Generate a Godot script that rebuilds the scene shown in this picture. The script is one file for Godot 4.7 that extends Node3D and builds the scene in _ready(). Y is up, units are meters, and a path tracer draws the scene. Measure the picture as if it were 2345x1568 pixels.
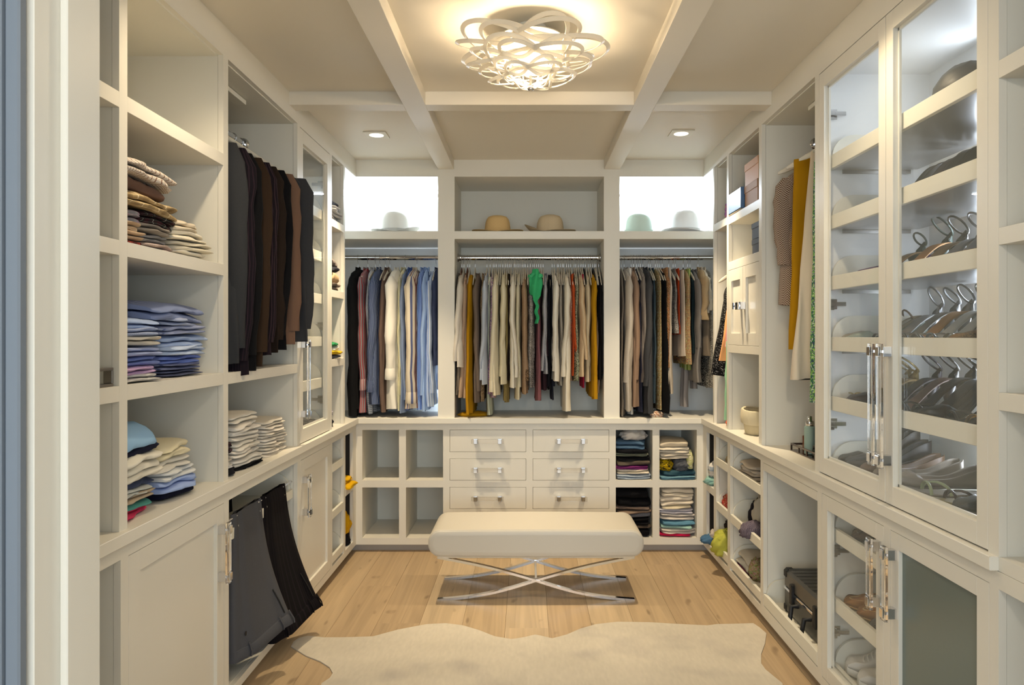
extends Node3D
# Walk-in closet. x right, y up, the room runs along -z; u is the distance from the lens along a side wall.
const LX := -1.135   # face of the cabinets on the left
const RX := 1.163    # face of the cabinets on the right
const BD := 4.771    # face of the cabinets at the back
const TOP := 0.8896  # worktop
const CEIL := 2.597
var M := {}
var used_names := {}
var labels := {}
var rng := RandomNumberGenerator.new()
var noise := FastNoiseLite.new()
var O := Vector3.ZERO

func _ready() -> void:
	rng.seed = 7
	noise.seed = 11
	noise.frequency = 1.0
	noise.fractal_octaves = 2
	# camera: a shift lens, looking straight down the room
	var cam := Camera3D.new()
	cam.name = "camera"
	cam.projection = Camera3D.PROJECTION_FRUSTUM
	cam.near = 0.05
	cam.far = 60.0
	cam.size = 0.05 * 1568.0 / 1650.0
	cam.frustum_offset = Vector2(-0.05 * 35.5 / 1650.0, -0.05 * 17.0 / 1650.0)
	cam.position = Vector3(0, 1.437, 0)
	add_child(cam)
	cam.current = true
	# sky and exposure
	var we := WorldEnvironment.new()
	we.name = "world_environment"
	var env := Environment.new()
	env.background_mode = Environment.BG_SKY
	var sky := Sky.new()
	var sm := ProceduralSkyMaterial.new()
	sm.sky_top_color = Color(0.62, 0.72, 0.9)
	sm.sky_horizon_color = Color(0.86, 0.9, 0.96)
	sm.ground_bottom_color = Color(0.5, 0.5, 0.5)
	sm.ground_horizon_color = Color(0.7, 0.72, 0.74)
	sky.sky_material = sm
	env.sky = sky
	env.background_energy_multiplier = 1.0
	env.tonemap_mode = Environment.TONE_MAPPER_LINEAR
	env.tonemap_exposure = 0.49
	env.sdfgi_enabled = true
	env.ssao_enabled = true
	env.ssil_enabled = true
	we.environment = env
	add_child(we)
	# daylight at the hall window behind the lens
	area("window_daylight", Vector3(0.1, 1.45, 2.86), Vector2(4.5, 2.2), Vector3(0, 0, -1), Color(0.90, 0.96, 1.0), 31.0)
	materials()
	room()
	cabinets()
	lamps()
	things()

# ---------------------------------------------------------------- lights
func area(called: String, at: Vector3, size: Vector2, towards: Vector3, c: Color, e: float) -> void:
	var l := AreaLight3D.new()
	l.name = called
	l.area_size = size
	l.light_color = c
	l.light_energy = e
	l.area_normalize_energy = true
	l.area_range = 12.0
	l.area_attenuation = 2.0
	l.shadow_enabled = true
	add_child(l)
	l.look_at_from_position(at, at + towards, Vector3.UP if absf(towards.y) < 0.9 else Vector3.FORWARD)

# ---------------------------------------------------------------- mesh builder
class MB:
	var v := PackedVector3Array()
	var n := PackedVector3Array()
	var t := PackedVector2Array()
	var ix := PackedInt32Array()
	func tri_quad(a: Vector3, b: Vector3, c: Vector3, d: Vector3, nm: Vector3) -> void:
		var k := v.size()
		v.append_array([a, b, c, d])
		n.append_array([nm, nm, nm, nm])
		var ax := Vector3.UP.cross(nm)
		if ax.length() < 0.3:
			ax = Vector3.RIGHT
		ax = ax.normalized()
		var ay := nm.cross(ax)
		for p in [a, b, c, d]:
			t.append(Vector2(p.dot(ax), -p.dot(ay)))
		if (b - a).cross(c - a).dot(nm) + (c - a).cross(d - a).dot(nm) > 0.0:
			ix.append_array([k, k + 2, k + 1, k, k + 3, k + 2])
		else:
			ix.append_array([k, k + 1, k + 2, k, k + 2, k + 3])
	func box(a: Vector3, b: Vector3, e := 0.0, x := Transform3D()) -> void:
		var lo := a.min(b)
		var hi := a.max(b)
		e = minf(e, 0.45 * minf(hi.x - lo.x, minf(hi.y - lo.y, hi.z - lo.z)))
		for ax in 3:
			var u := (ax + 1) % 3
			var w := (ax + 2) % 3
			for s in 2:
				var nm := Vector3.ZERO
				nm[ax] = 1.0 if s else -1.0
				var q := []
				for cr in [[0, 0], [1, 0], [1, 1], [0, 1]]:
					var p := Vector3.ZERO
					p[ax] = hi[ax] if s else lo[ax]
					p[u] = hi[u] - e if cr[0] else lo[u] + e
					p[w] = hi[w] - e if cr[1] else lo[w] + e
					q.append(x * p)
				tri_quad(q[0], q[1], q[2], q[3], (x.basis * nm).normalized())
		if e <= 0.0:
			return
		for ax in 3:
			var u := (ax + 1) % 3
			var w := (ax + 2) % 3
			for su in 2:
				for sw in 2:
					var nm := Vector3.ZERO
					nm[u] = 1.0 if su else -1.0
					nm[w] = 1.0 if sw else -1.0
					var q := []
					for k in 4:
						var p := Vector3.ZERO
						p[ax] = hi[ax] - e if k in [1, 2] else lo[ax] + e
						var first: bool = k < 2
						p[u] = (hi[u] if su else lo[u]) if first else (hi[u] - e if su else lo[u] + e)
						p[w] = (hi[w] - e if sw else lo[w] + e) if first else (hi[w] if sw else lo[w])
						q.append(x * p)
					tri_quad(q[0], q[1], q[2], q[3], (x.basis * nm).normalized())
	# rows of points -> smooth skin; cu: each row is a loop; caps close both ends; su, sv: metres of texture across and along
	func grid(rows: Array, cu := false, caps := false, su := 1.0, sv := 1.0, x := Transform3D(), out_hint := Vector3.ZERO) -> void:
		var R := rows.size()
		var C: int = rows[0].size()
		var C1 := C + 1 if cu else C
		var k := v.size()
		var nn := PackedVector3Array()
		nn.resize(R * C1)
		var pts := PackedVector3Array()
		for i in R:
			var row: PackedVector3Array = rows[i]
			for j in C1:
				pts.append(x * row[j % C])
				t.append(Vector2(su * j / (C1 - 1), sv * i / (R - 1)))
		var vol := 0.0
		var mid := pts[0]
		var f := PackedInt32Array()
		for i in R - 1:
			for j in C1 - 1:
				var a := i * C1 + j
				var b := a + 1
				var c := a + C1 + 1
				var d := a + C1
				var m1 := (pts[b] - pts[a]).cross(pts[c] - pts[a])
				var m2 := (pts[c] - pts[a]).cross(pts[d] - pts[a])
				if out_hint == Vector3.ZERO:
					vol += m1.dot(pts[a] - mid) + m2.dot(pts[a] - mid)
				else:
					vol += (m1 + m2).dot(out_hint)
				nn[a] += m1 + m2
				nn[b] += m1
				nn[c] += m1 + m2
				nn[d] += m2
				f.append_array([a, b, c, a, c, d])
		if cu:
			for i in R:
				var s := nn[i * C1] + nn[i * C1 + C1 - 1]
				nn[i * C1] = s
				nn[i * C1 + C1 - 1] = s
		var sg := 1.0 if vol > 0.0 else -1.0
		for p in nn.size():
			nn[p] = (nn[p] * sg).normalized() if nn[p].length_squared() > 0.0 else Vector3.UP
		v.append_array(pts)
		n.append_array(nn)
		for q in range(0, f.size(), 3):
			if sg > 0.0:
				ix.append_array([k + f[q], k + f[q + 2], k + f[q + 1]])
			else:
				ix.append_array([k + f[q], k + f[q + 1], k + f[q + 2]])
		if caps and cu:
			for e in 2:
				var r0 := (R - 1) * C1 if e else 0
				var cen := Vector3.ZERO
				for j in C:
					cen += pts[r0 + j]
				cen /= C
				var nm := Vector3.ZERO
				for j in C:
					nm += (pts[r0 + j] - cen).cross(pts[r0 + (j + 1) % C] - cen)
				var other := pts[(R - 2) * C1] if e else pts[C1]
				var oc := Vector3.ZERO
				for j in C:
					oc += pts[((R - 2) * C1 if e else C1) + j]
				oc /= C
				var want := cen - oc
				var turn := nm.dot(want) > 0.0
				nm = nm.normalized() * (1.0 if turn else -1.0)
				var b0 := v.size()
				v.append(cen)
				n.append(nm)
				t.append(Vector2(0.5 * su, 0))
				for j in C:
					v.append(pts[r0 + j])
					n.append(nm)
					t.append(Vector2(su * j / C, 0.01))
				for j in C:
					var p := b0 + 1 + j
					var q2 := b0 + 1 + (j + 1) % C
					if turn:
						ix.append_array([b0, q2, p])
					else:
						ix.append_array([b0, p, q2])
	# a tube of radius r (or radii) along points
	func tube(path: Array, r: Variant, sides := 8, x := Transform3D(), flat := 1.0, caps := true) -> void:
		var rows := []
		var N := path.size()
		var up := Vector3.ZERO
		for i in N:
			var p: Vector3 = path[i]
			var dir: Vector3 = (path[mini(i + 1, N - 1)] - path[maxi(i - 1, 0)]).normalized()
			if up == Vector3.ZERO:
				up = Vector3.UP if absf(dir.y) < 0.9 else Vector3.RIGHT
			var a := dir.cross(up).normalized()
			up = a.cross(dir).normalized()
			var rr: float = r if r is float else r[i]
			var row := PackedVector3Array()
			for j in sides:
				var th := TAU * j / sides
				row.append(p + a * cos(th) * rr + up * sin(th) * rr * flat)
			rows.append(row)
		grid(rows, true, caps, 1.0, 1.0, x)
	# profile of (radius, height) turned round y
	func lathe(prof: Array, sides := 24, x := Transform3D()) -> void:
		var rows := []
		for p in prof:
			var row := PackedVector3Array()
			for j in sides:
				var th := TAU * j / sides
				row.append(Vector3(p.x * cos(th), p.y, p.x * sin(th)))
			rows.append(row)
		grid(rows, true, true, 1.0, 1.0, x)
	# a flat outline in local xy, thick along z
	func slab(o: PackedVector2Array, z0: float, z1: float, x := Transform3D()) -> void:
		var tri := Geometry2D.triangulate_polygon(o)
		for s in 2:
			var k := v.size()
			var nm := (x.basis * Vector3(0, 0, 1 if s else -1)).normalized()
			for p in o:
				v.append(x * Vector3(p.x, p.y, z1 if s else z0))
				n.append(nm)
				t.append(p)
			for q in range(0, tri.size(), 3):
				var a := v[k + tri[q]]
				var fwd := (v[k + tri[q + 1]] - a).cross(v[k + tri[q + 2]] - a).dot(nm) > 0.0
				ix.append_array([k + tri[q], k + tri[q + 2], k + tri[q + 1]] if fwd else [k + tri[q], k + tri[q + 1], k + tri[q + 2]])
		var area2 := 0.0
		for i in o.size():
			area2 += o[i].cross(o[(i + 1) % o.size()])
		for i in o.size():
			var p := o[i]
			var q := o[(i + 1) % o.size()]
			var e2 := q - p
			var nm2 := (Vector3(e2.y, -e2.x, 0) * signf(area2)).normalized()
			tri_quad(x * Vector3(p.x, p.y, z0), x * Vector3(q.x, q.y, z0), x * Vector3(q.x, q.y, z1), x * Vector3(p.x, p.y, z1), (x.basis * nm2).normalized())
	func mesh(m: Material) -> ArrayMesh:
		var am := ArrayMesh.new()
		add_to(am, m)
		return am
	func add_to(am: ArrayMesh, m: Material) -> void:
		var a := []
		a.resize(Mesh.ARRAY_MAX)
		a[Mesh.ARRAY_VERTEX] = v
		a[Mesh.ARRAY_NORMAL] = n
		a[Mesh.ARRAY_TEX_UV] = t
		a[Mesh.ARRAY_INDEX] = ix
		am.add_surface_from_arrays(Mesh.PRIMITIVE_TRIANGLES, a)
		am.surface_set_material(am.get_surface_count() - 1, m)

# ---------------------------------------------------------------- nodes
func numbered(called: String) -> String:
	var k: int = used_names.get(called, 0)
	used_names[called] = k + 1
	return called if k == 0 else "%s_%03d" % [called, k]

func tag(o: Node3D, label: String, category: String, group := "") -> void:
	if group == "" and labels.has(label):
		print("SAME LABEL: ", label)
	if label.split(" ").size() > 16 or label.split(" ").size() < 4:
		print("LABEL LENGTH ", label.split(" ").size(), ": ", label)
	labels[label] = true
	o.set_meta("label", label)
	o.set_meta("category", category)
	if group:
		o.set_meta("group", group)

func thing(called: String, label: String, category: String, at := Vector3.ZERO, group := "") -> Node3D:
	var o := Node3D.new()
	o.name = numbered(called)
	add_child(o, true)
	o.position = at
	O = at
	tag(o, label, category, group)
	return o

func part(called: String, b: MB, m: Material, parent: Node3D) -> MeshInstance3D:
	var o := MeshInstance3D.new()
	o.name = called
	o.mesh = b.mesh(m)
	parent.add_child(o, true)
	return o

func single(called: String, b: MB, m: Material, label: String, category: String, at := Transform3D(), group := "") -> MeshInstance3D:
	var o := MeshInstance3D.new()
	o.name = numbered(called)
	o.mesh = b.mesh(m)
	add_child(o, true)
	o.transform = at
	tag(o, label, category, group)
	return o

func struct(called: String, b: MB, m: Material) -> MeshInstance3D:
	var o := MeshInstance3D.new()
	o.name = called
	o.mesh = b.mesh(m)
	add_child(o, true)
	o.set_meta("kind", "structure")
	return o

func nz(x: float, y: float, z := 0.0) -> float:
	return noise.get_noise_3d(x, y, z)

# ---------------------------------------------------------------- cabinet space: u along the wall, v up, w into the cabinet
func cs(side: String, u: float, v: float, w: float) -> Vector3:
	if side == "L":
		return Vector3(LX - w, v, -u)
	if side == "R":
		return Vector3(RX + w, v, -u)
	return Vector3(u, v, -BD - w)

func ub(b: MB, side: String, u0: float, u1: float, v0: float, v1: float, w0: float, w1: float, e := 0.0) -> void:
	b.box(cs(side, u0, v0, w0) - O, cs(side, u1, v1, w1) - O, e)

func up(called: String, parent: Node3D, m: Material, side: String, u0: float, u1: float, v0: float, v1: float, w0: float, w1: float, e := 0.0) -> MeshInstance3D:
	var b := MB.new()
	ub(b, side, u0, u1, v0, v1, w0, w1, e)
	return part(called, b, m, parent)
# ---------------------------------------------------------------- materials
func mat(c: Color, rough := 0.5, metal := 0.0, spec := 0.5) -> StandardMaterial3D:
	var m := StandardMaterial3D.new()
	m.albedo_color = c
	m.roughness = rough
	m.metallic = metal
	m.metallic_specular = spec
	return m

func rgb(r: int, g: int, b: int) -> Color:
	return Color(r / 255.0, g / 255.0, b / 255.0)

func glass(alpha: float, c := Color(1, 1, 1), rough := 0.0) -> StandardMaterial3D:
	var m := mat(Color(c.r, c.g, c.b, alpha), rough)
	m.transparency = BaseMaterial3D.TRANSPARENCY_ALPHA
	return m

func glow(c: Color, e: float) -> StandardMaterial3D:
	var m := mat(Color(0.9, 0.9, 0.9), 0.6)
	m.emission_enabled = true
	m.emission = c
	m.emission_energy_multiplier = e
	return m

func tex(w: int, h: int, f: Callable) -> ImageTexture:
	var im := Image.create(w, h, false, Image.FORMAT_RGB8)
	for y in h:
		for x in w:
			im.set_pixel(x, y, f.call(x, y))
	return ImageTexture.create_from_image(im)

func materials() -> void:
	M.paint = mat(rgb(226, 222, 211), 0.38, 0, 0.45)
	M.inside = mat(rgb(224, 221, 210), 0.5, 0, 0.35)
	M.ceil = mat(rgb(226, 219, 205), 0.42, 0, 0.4)
	M.wall = mat(rgb(214, 216, 216), 0.7)
	M.casing = mat(rgb(112, 121, 132), 0.55)
	M.toe = mat(rgb(176, 168, 158), 0.7)
	M.chrome = mat(rgb(222, 222, 224), 0.09, 1.0)
	M.steel = mat(rgb(150, 148, 146), 0.3, 1.0)
	M.acrylic = glass(0.06, Color(0.96, 0.98, 0.97))
	M.acrylic.refraction_enabled = true
	M.acrylic.refraction_scale = 0.049
	M.acrylic.albedo_color = Color(1, 1, 1, 0.02)
	M.pane = glass(0.05, Color(0.93, 0.97, 0.96))
	M.pane.metallic_specular = 0.24
	M.frost = mat(rgb(104, 117, 113), 0.22)
	M.tray = mat(rgb(228, 225, 212), 0.45)
	M.under = mat(rgb(170, 170, 172), 0.28, 0.85)
	M.black = mat(rgb(18, 18, 20), 0.5)
	M.red = mat(rgb(190, 60, 40), 0.5)
	# oak boards: three tones of one grain
	var g := tex(512, 512, func(x: int, y: int) -> Color:
		var a := nz(x * 0.010 + 3.0, y * 0.0016, 1.0)
		var rings := sin((x * 0.04 + 5.0 * nz(x * 0.005, y * 0.0022, 9.0)) * 2.0 + 9.0 * a)
		var fine := nz(x * 0.35, y * 0.012, 5.0)
		var k := 0.93 + 0.022 * rings + 0.06 * a + 0.035 * fine
		var knot := maxf(0.0, nz(x * 0.010, y * 0.014, 40.0) - 0.56)
		k -= knot * 1.0
		return Color(0.97 * k, 0.935 * k - knot * 0.05, 0.89 * k - knot * 0.06))
	for i in 4:
		var m := mat([rgb(206, 188, 160), rgb(201, 182, 153), rgb(210, 193, 166), rgb(196, 176, 147)][i], 0.42, 0, 0.4)
		m.albedo_texture = g
		m.uv1_scale = Vector3(1.0 / 0.45, 1.0 / 2.2, 1)
		m.uv1_offset = Vector3(0.23 * i, 0.37 * i, 0)
		M["oak%d" % i] = m
	M.white_in = mat(rgb(232, 233, 233), 0.42)
	M.led = glow(Color(0.93, 0.965, 1.0), 14.0)
	M.led_dim = glow(Color(0.93, 0.965, 1.0), 0.9)
	M.lens = glow(Color(1.0, 0.95, 0.86), 6.0)
	M.bulb = glow(Color(1.0, 0.92, 0.78), 7.0)
	M.shade = mat(rgb(250, 248, 242), 0.25)
	M.shade.backlight_enabled = true
	M.shade.backlight = Color(1.0, 0.98, 0.94)
	M.acrylic_thin = glass(0.12)
	M.hanger = mat(rgb(226, 217, 198), 0.5)
	M.wood = mat(rgb(116, 66, 36), 0.4)
	M.kraft = mat(rgb(176, 138, 106), 0.6)
	M.kraft2 = mat(rgb(205, 158, 118), 0.55)
	M.slate = mat(rgb(58, 60, 68), 0.6)
	M.satin = mat(rgb(84, 116, 156), 0.28)
	M.smoke = mat(rgb(74, 62, 56), 0.2, 0.4)
	M.amber = mat(rgb(112, 68, 44), 0.12)
	M.gold = mat(rgb(200, 170, 120), 0.25, 1.0)
	M.darkglass = mat(rgb(38, 48, 38), 0.12)
	M.alu = mat(rgb(112, 112, 110), 0.45, 0.75)
	M.rubber = mat(rgb(24, 24, 26), 0.55)
	M.white_rubber = mat(rgb(218, 216, 208), 0.5)
	M.leather = mat(rgb(200, 194, 182), 0.4, 0, 0.45)
	# cowhide: cream hair with faint warm and grey patches
	var hide := tex(256, 256, func(x: int, y: int) -> Color:
		var p := nz(x * 0.012, y * 0.02, 70.0)
		var q := maxf(0.0, nz(x * 0.022 + 40.0, y * 0.03, 75.0) - 0.25)
		var hair := nz(x * 0.5, y * 0.11, 80.0) * 0.035
		var k := 1.0 + 0.05 * p + hair - 0.16 * q
		return Color(0.78 * k, 0.745 * k, 0.68 * k + 0.02 * q))
	M.hide = mat(Color.WHITE, 0.85, 0, 0.2)
	M.hide.albedo_texture = hide
	M.hide.uv1_scale = Vector3(0.5, 0.5, 1)
	M.hide.rim_enabled = true
	M.hide.rim = 0.4
	M.painted_shade_in = mat(rgb(36, 33, 30), 0.8)  # shade inside the corner compartments, put into a dark colour
# ---------------------------------------------------------------- the room
func room() -> void:
	# floor boards on a slab
	var b := MB.new()
	b.box(Vector3(-3.2, -0.2, 3.2), Vector3(3.2, -0.018, -5.5))
	var fl := struct("floor", b, M.oak3)
	var pitch := 0.2135
	for k in range(-10, 11):
		var x0 := -0.110 + pitch * k
		var z := -5.0 + 0.9 * absf(sin(k * 2.37))
		var first := true
		while z < 3.0:
			var ln := 1.5 + 0.9 * absf(sin(k * 5.1 + z * 3.0))
			var z0 := -5.3 if first else z
			var z1 := minf(z + ln, 3.0)
			b = MB.new()
			var tx := Transform3D(Basis(), Vector3(x0 + pitch / 2, -0.009, (z0 + z1) / 2))
			b.box(Vector3(-pitch / 2 + 0.0004, -0.009, (z0 - z1) / 2 + 0.0004), Vector3(pitch / 2 - 0.0004, 0.009, (z1 - z0) / 2 - 0.0004), 0.0007)
			for q in b.t.size():
				b.t[q] = Vector2(b.v[q].x + 0.31 * k + z, b.v[q].z + 1.7 * k)
			if absf(x0) < 1.5 or z1 > -1.2:
				var o := part("floor_plank", b, M["oak%d" % posmod(k * 3 + int(z * 2.0), 4)], fl)
				o.transform = tx
			z = z1
			first = false
	# shell
	b = MB.new()
	b.box(Vector3(-3.2, CEIL, 3.2), Vector3(3.2, CEIL + 0.15, -5.5))
	struct("ceiling", b, M.ceil)
	b = MB.new()
	b.box(Vector3(LX - 0.567, 0, -1.255), Vector3(LX - 0.72, CEIL, -5.5))
	struct("wall_left", b, M.inside)
	b = MB.new()
	b.box(Vector3(RX + 0.567, 0, -1.255), Vector3(RX + 0.72, CEIL, -5.5))
	struct("wall_right", b, M.inside)
	b = MB.new()
	b.box(Vector3(-1.9, 0, -BD - 0.502), Vector3(1.9, CEIL, -5.5))
	struct("wall_back", b, M.inside)
	# the wall with the doorway the lens looks through
	b = MB.new()
	b.box(Vector3(-3.2, 0, -1.098), Vector3(-0.7755, CEIL, -1.24))
	b.box(Vector3(1.0685, 0, -1.098), Vector3(3.2, CEIL, -1.24))
	b.box(Vector3(-0.7755, 2.401, -1.098), Vector3(1.0685, CEIL, -1.24))
	struct("wall_front", b, M.wall)
	b = MB.new()   # jamb lining with its stop
	b.box(Vector3(-0.757, 0, -1.105), Vector3(-0.775, 2.4, -1.255), 0.0015)
	b.box(Vector3(-0.744, 0, -1.165), Vector3(-0.757, 2.39, -1.255), 0.002)
	b.box(Vector3(1.05, 0, -1.105), Vector3(1.068, 2.4, -1.255), 0.0015)
	struct("trim_1", b, M.paint)
	b = MB.new()   # casing on the hall side
	b.box(Vector3(-0.762, 0, -1.098), Vector3(-0.785, 2.42, -1.08), 0.003)
	b.box(Vector3(-0.785, 0, -1.098), Vector3(-0.792, 2.42, -1.073), 0.003)
	b.box(Vector3(1.055, 0, -1.098), Vector3(1.085, 2.42, -1.08), 0.003)
	struct("trim_2", b, M.casing)
	# hall behind the lens, with its window
	b = MB.new()
	b.box(Vector3(-3.2, 0, 3.2), Vector3(-3.05, CEIL, -1.24))
	struct("wall_hall_left", b, M.wall)
	b = MB.new()
	b.box(Vector3(3.2, 0, 3.2), Vector3(3.05, CEIL, -1.24))
	struct("wall_hall_right", b, M.wall)
	b = MB.new()
	b.box(Vector3(-3.2, 0, 3.0), Vector3(-2.2, CEIL, 3.2))
	b.box(Vector3(2.4, 0, 3.0), Vector3(3.2, CEIL, 3.2))
	b.box(Vector3(-2.2, 0, 3.0), Vector3(2.4, 0.3, 3.2))
	struct("wall_hall_back", b, M.wall)
	b = MB.new()
	b.box(Vector3(-2.2, 0.3, 3.08), Vector3(2.4, CEIL, 3.09))
	var win := struct("window_1", b, M.pane)
	b = MB.new()
	for x in [-2.2, -0.7, 0.82, 2.35]:
		b.box(Vector3(x, 0.3, 3.03), Vector3(x + 0.05, CEIL, 3.14), 0.003)
	part("window_frame", b, M.paint, win)
	# soffit over the cabinets and the beams of the coffered ceiling
	b = MB.new()
	b.box(Vector3(LX, 2.482, -1.255), Vector3(LX - 0.6, CEIL, -BD))
	struct("trim_3", b, M.paint)
	b = MB.new()
	b.box(Vector3(RX, 2.482, -1.255), Vector3(RX + 0.6, CEIL, -BD))
	struct("trim_4", b, M.paint)
	b = MB.new()
	b.box(Vector3(-1.72, 2.4855, -BD), Vector3(1.75, CEIL, -BD - 0.52))
	struct("trim_5", b, M.paint)
	var n := 6
	for xx in [[-0.593, -0.4865], [0.5065, 0.6125]]:
		b = MB.new()
		b.box(Vector3(xx[0], 2.534, -1.24), Vector3(xx[1], CEIL + 0.01, -BD), 0.0015)
		struct("trim_%d" % n, b, M.ceil)
		n += 1
	for zz in [[-3.433, -3.528], [-1.72, -1.815]]:
		for xx in [[LX, -0.593], [-0.4865, 0.5065], [0.6125, RX]]:
			b = MB.new()
			b.box(Vector3(xx[0], 2.534, zz[0]), Vector3(xx[1], CEIL + 0.01, zz[1]), 0.0)
			struct("trim_%d" % n, b, M.ceil)
			n += 1
	# toe kicks
	b = MB.new()
	b.box(Vector3(LX - 0.05, 0, -1.255), Vector3(LX - 0.07, 0.05, -4.82))
	struct("baseboard_left", b, M.toe)
	b = MB.new()
	b.box(Vector3(RX + 0.05, 0, -1.255), Vector3(RX + 0.07, 0.05, -4.82))
	struct("baseboard_right", b, M.toe)
	b = MB.new()
	b.box(Vector3(LX - 0.05, 0, -BD - 0.05), Vector3(RX + 0.05, 0.05, -BD - 0.07))
	struct("baseboard_back", b, M.toe)
# ---------------------------------------------------------------- cabinets
# one carcase: face frame round the opening, panels behind it, shelves as [bottom, top]
func carcase(side: String, called: String, label: String, u0: float, u1: float, o0: float, o1: float, v0: float, v1: float, ov0: float, ov1: float, shelves: Array, deep := 0.56, in_mat: Material = null) -> Node3D:
	var base := cs(side, (u0 + u1) / 2, v0, deep / 2)
	var n := thing(called, label, "cabinet", base)
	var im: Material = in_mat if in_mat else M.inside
	up("stile", n, M.paint, side, u0, o0, v0, v1, 0, 0.02)
	up("stile", n, M.paint, side, o1, u1, v0, v1, 0, 0.02)
	if ov0 > v0 + 0.004:
		up("bottom_rail", n, M.paint, side, o0, o1, v0, ov0 - 0.001, 0, 0.02)
	if ov1 < v1 - 0.004:
		up("top_rail", n, M.paint, side, o0, o1, ov1, v1, 0, 0.02)
	up("side_panel", n, im, side, u0, o0 - 0.0015, v0, v1, 0.0215, deep)
	up("side_panel", n, im, side, o1 + 0.0015, u1, v0, v1, 0.0215, deep)
	up("back_panel", n, im, side, o0 - 0.0015, o1 + 0.0015, v0, v1, deep - 0.015, deep)
	if ov0 > v0 + 0.004:
		up("bottom_panel", n, im, side, o0 - 0.0015, o1 + 0.0015, v0, ov0, 0.02, deep - 0.015)
	up("top_panel", n, im, side, o0 - 0.0015, o1 + 0.0015, maxf(ov1 + 0.0015, v1 - 0.02) if ov1 < v1 - 0.004 else v1 - 0.004, v1, 0.0215, deep - 0.015)
	for s in shelves:
		var b := MB.new()
		ub(b, side, o0, o1, s[0], s[1], 0, 0.021, 0.0006)
		ub(b, side, o0 - 0.0015, o1 + 0.0015, s[0] + 0.001, s[1] - 0.0005, 0.021, deep - 0.015)
		part("shelf", b, M.paint, n)
	return n

# framed door in the face plane with a recessed panel or pane
func door(n: Node3D, side: String, u0: float, u1: float, v0: float, v1: float, st: float, m: Material, hu := -1.0, hv := 0.0, hl := 0.235, stv := -1.0) -> MeshInstance3D:
	if stv < 0.0:
		stv = st
	var g := 0.0018
	u0 += g
	u1 -= g
	v0 += g
	v1 -= g
	var b := MB.new()
	ub(b, side, u0, u0 + st, v0, v1, 0.0, 0.021, 0.0008)
	ub(b, side, u1 - st, u1, v0, v1, 0.0, 0.021, 0.0008)
	ub(b, side, u0 + st, u1 - st, v0, v0 + stv, 0.0, 0.021, 0.0006)
	ub(b, side, u0 + st, u1 - st, v1 - stv, v1, 0.0, 0.021, 0.0006)
	var d := part("door", b, M.paint, n)
	var is_glass: bool = m == M.pane
	up("glass_pane" if is_glass or m == M.frost else "door_panel", d, m, side, u0 + st - 0.004, u1 - st + 0.004, v0 + stv - 0.004, v1 - stv + 0.004, 0.012, 0.016 if is_glass else 0.019)
	if is_glass:
		b = MB.new()
		for k in [[u0 + st, u0 + st + 0.008, v0 + stv, v1 - stv], [u1 - st - 0.008, u1 - st, v0 + stv, v1 - stv], [u0 + st, u1 - st, v0 + stv, v0 + stv + 0.008], [u0 + st, u1 - st, v1 - stv - 0.008, v1 - stv]]:
			ub(b, side, k[0], k[1], k[2], k[3], 0.0165, 0.024)
		part("glazing_bead", b, M.paint, d)
	if hu >= 0.0:
		handle(d, side, hu, hv, hl, true)
	return d

# clear acrylic bar on two square chrome posts
func handle(d: Node3D, side: String, hu: float, hv: float, hl: float, upright: bool, post_at := 0.0) -> void:
	var off := post_at if post_at > 0.0 else hl / 2 - 0.026
	for s in [-1, 1]:
		var b := MB.new()
		var cu: float = hu if upright else hu + s * off
		var cv: float = hv + s * off if upright else hv
		ub(b, side, cu - 0.013, cu + 0.013, cv - 0.0165, cv + 0.0165, -0.027, 0.0, 0.001)
		ub(b, side, cu - 0.011, cu + 0.011, cv - 0.0145, cv + 0.0145, -0.044, -0.0392, 0.0008)
		ub(b, side, cu - 0.004, cu + 0.004, cv - 0.004, cv + 0.004, -0.039, -0.027)
		part("handle_post", b, M.chrome, d).set_meta("label", "square chrome handle post")
	var b2 := MB.new()
	if upright:
		ub(b2, side, hu - 0.014, hu + 0.014, hv - hl / 2, hv + hl / 2, -0.0388, -0.0275, 0.001)
	else:
		ub(b2, side, hu - hl / 2, hu + hl / 2, hv - 0.014, hv + 0.014, -0.0388, -0.0275, 0.001)
	part("handle_bar", b2, M.acrylic, d).set_meta("label", "clear acrylic handle bar")

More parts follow.
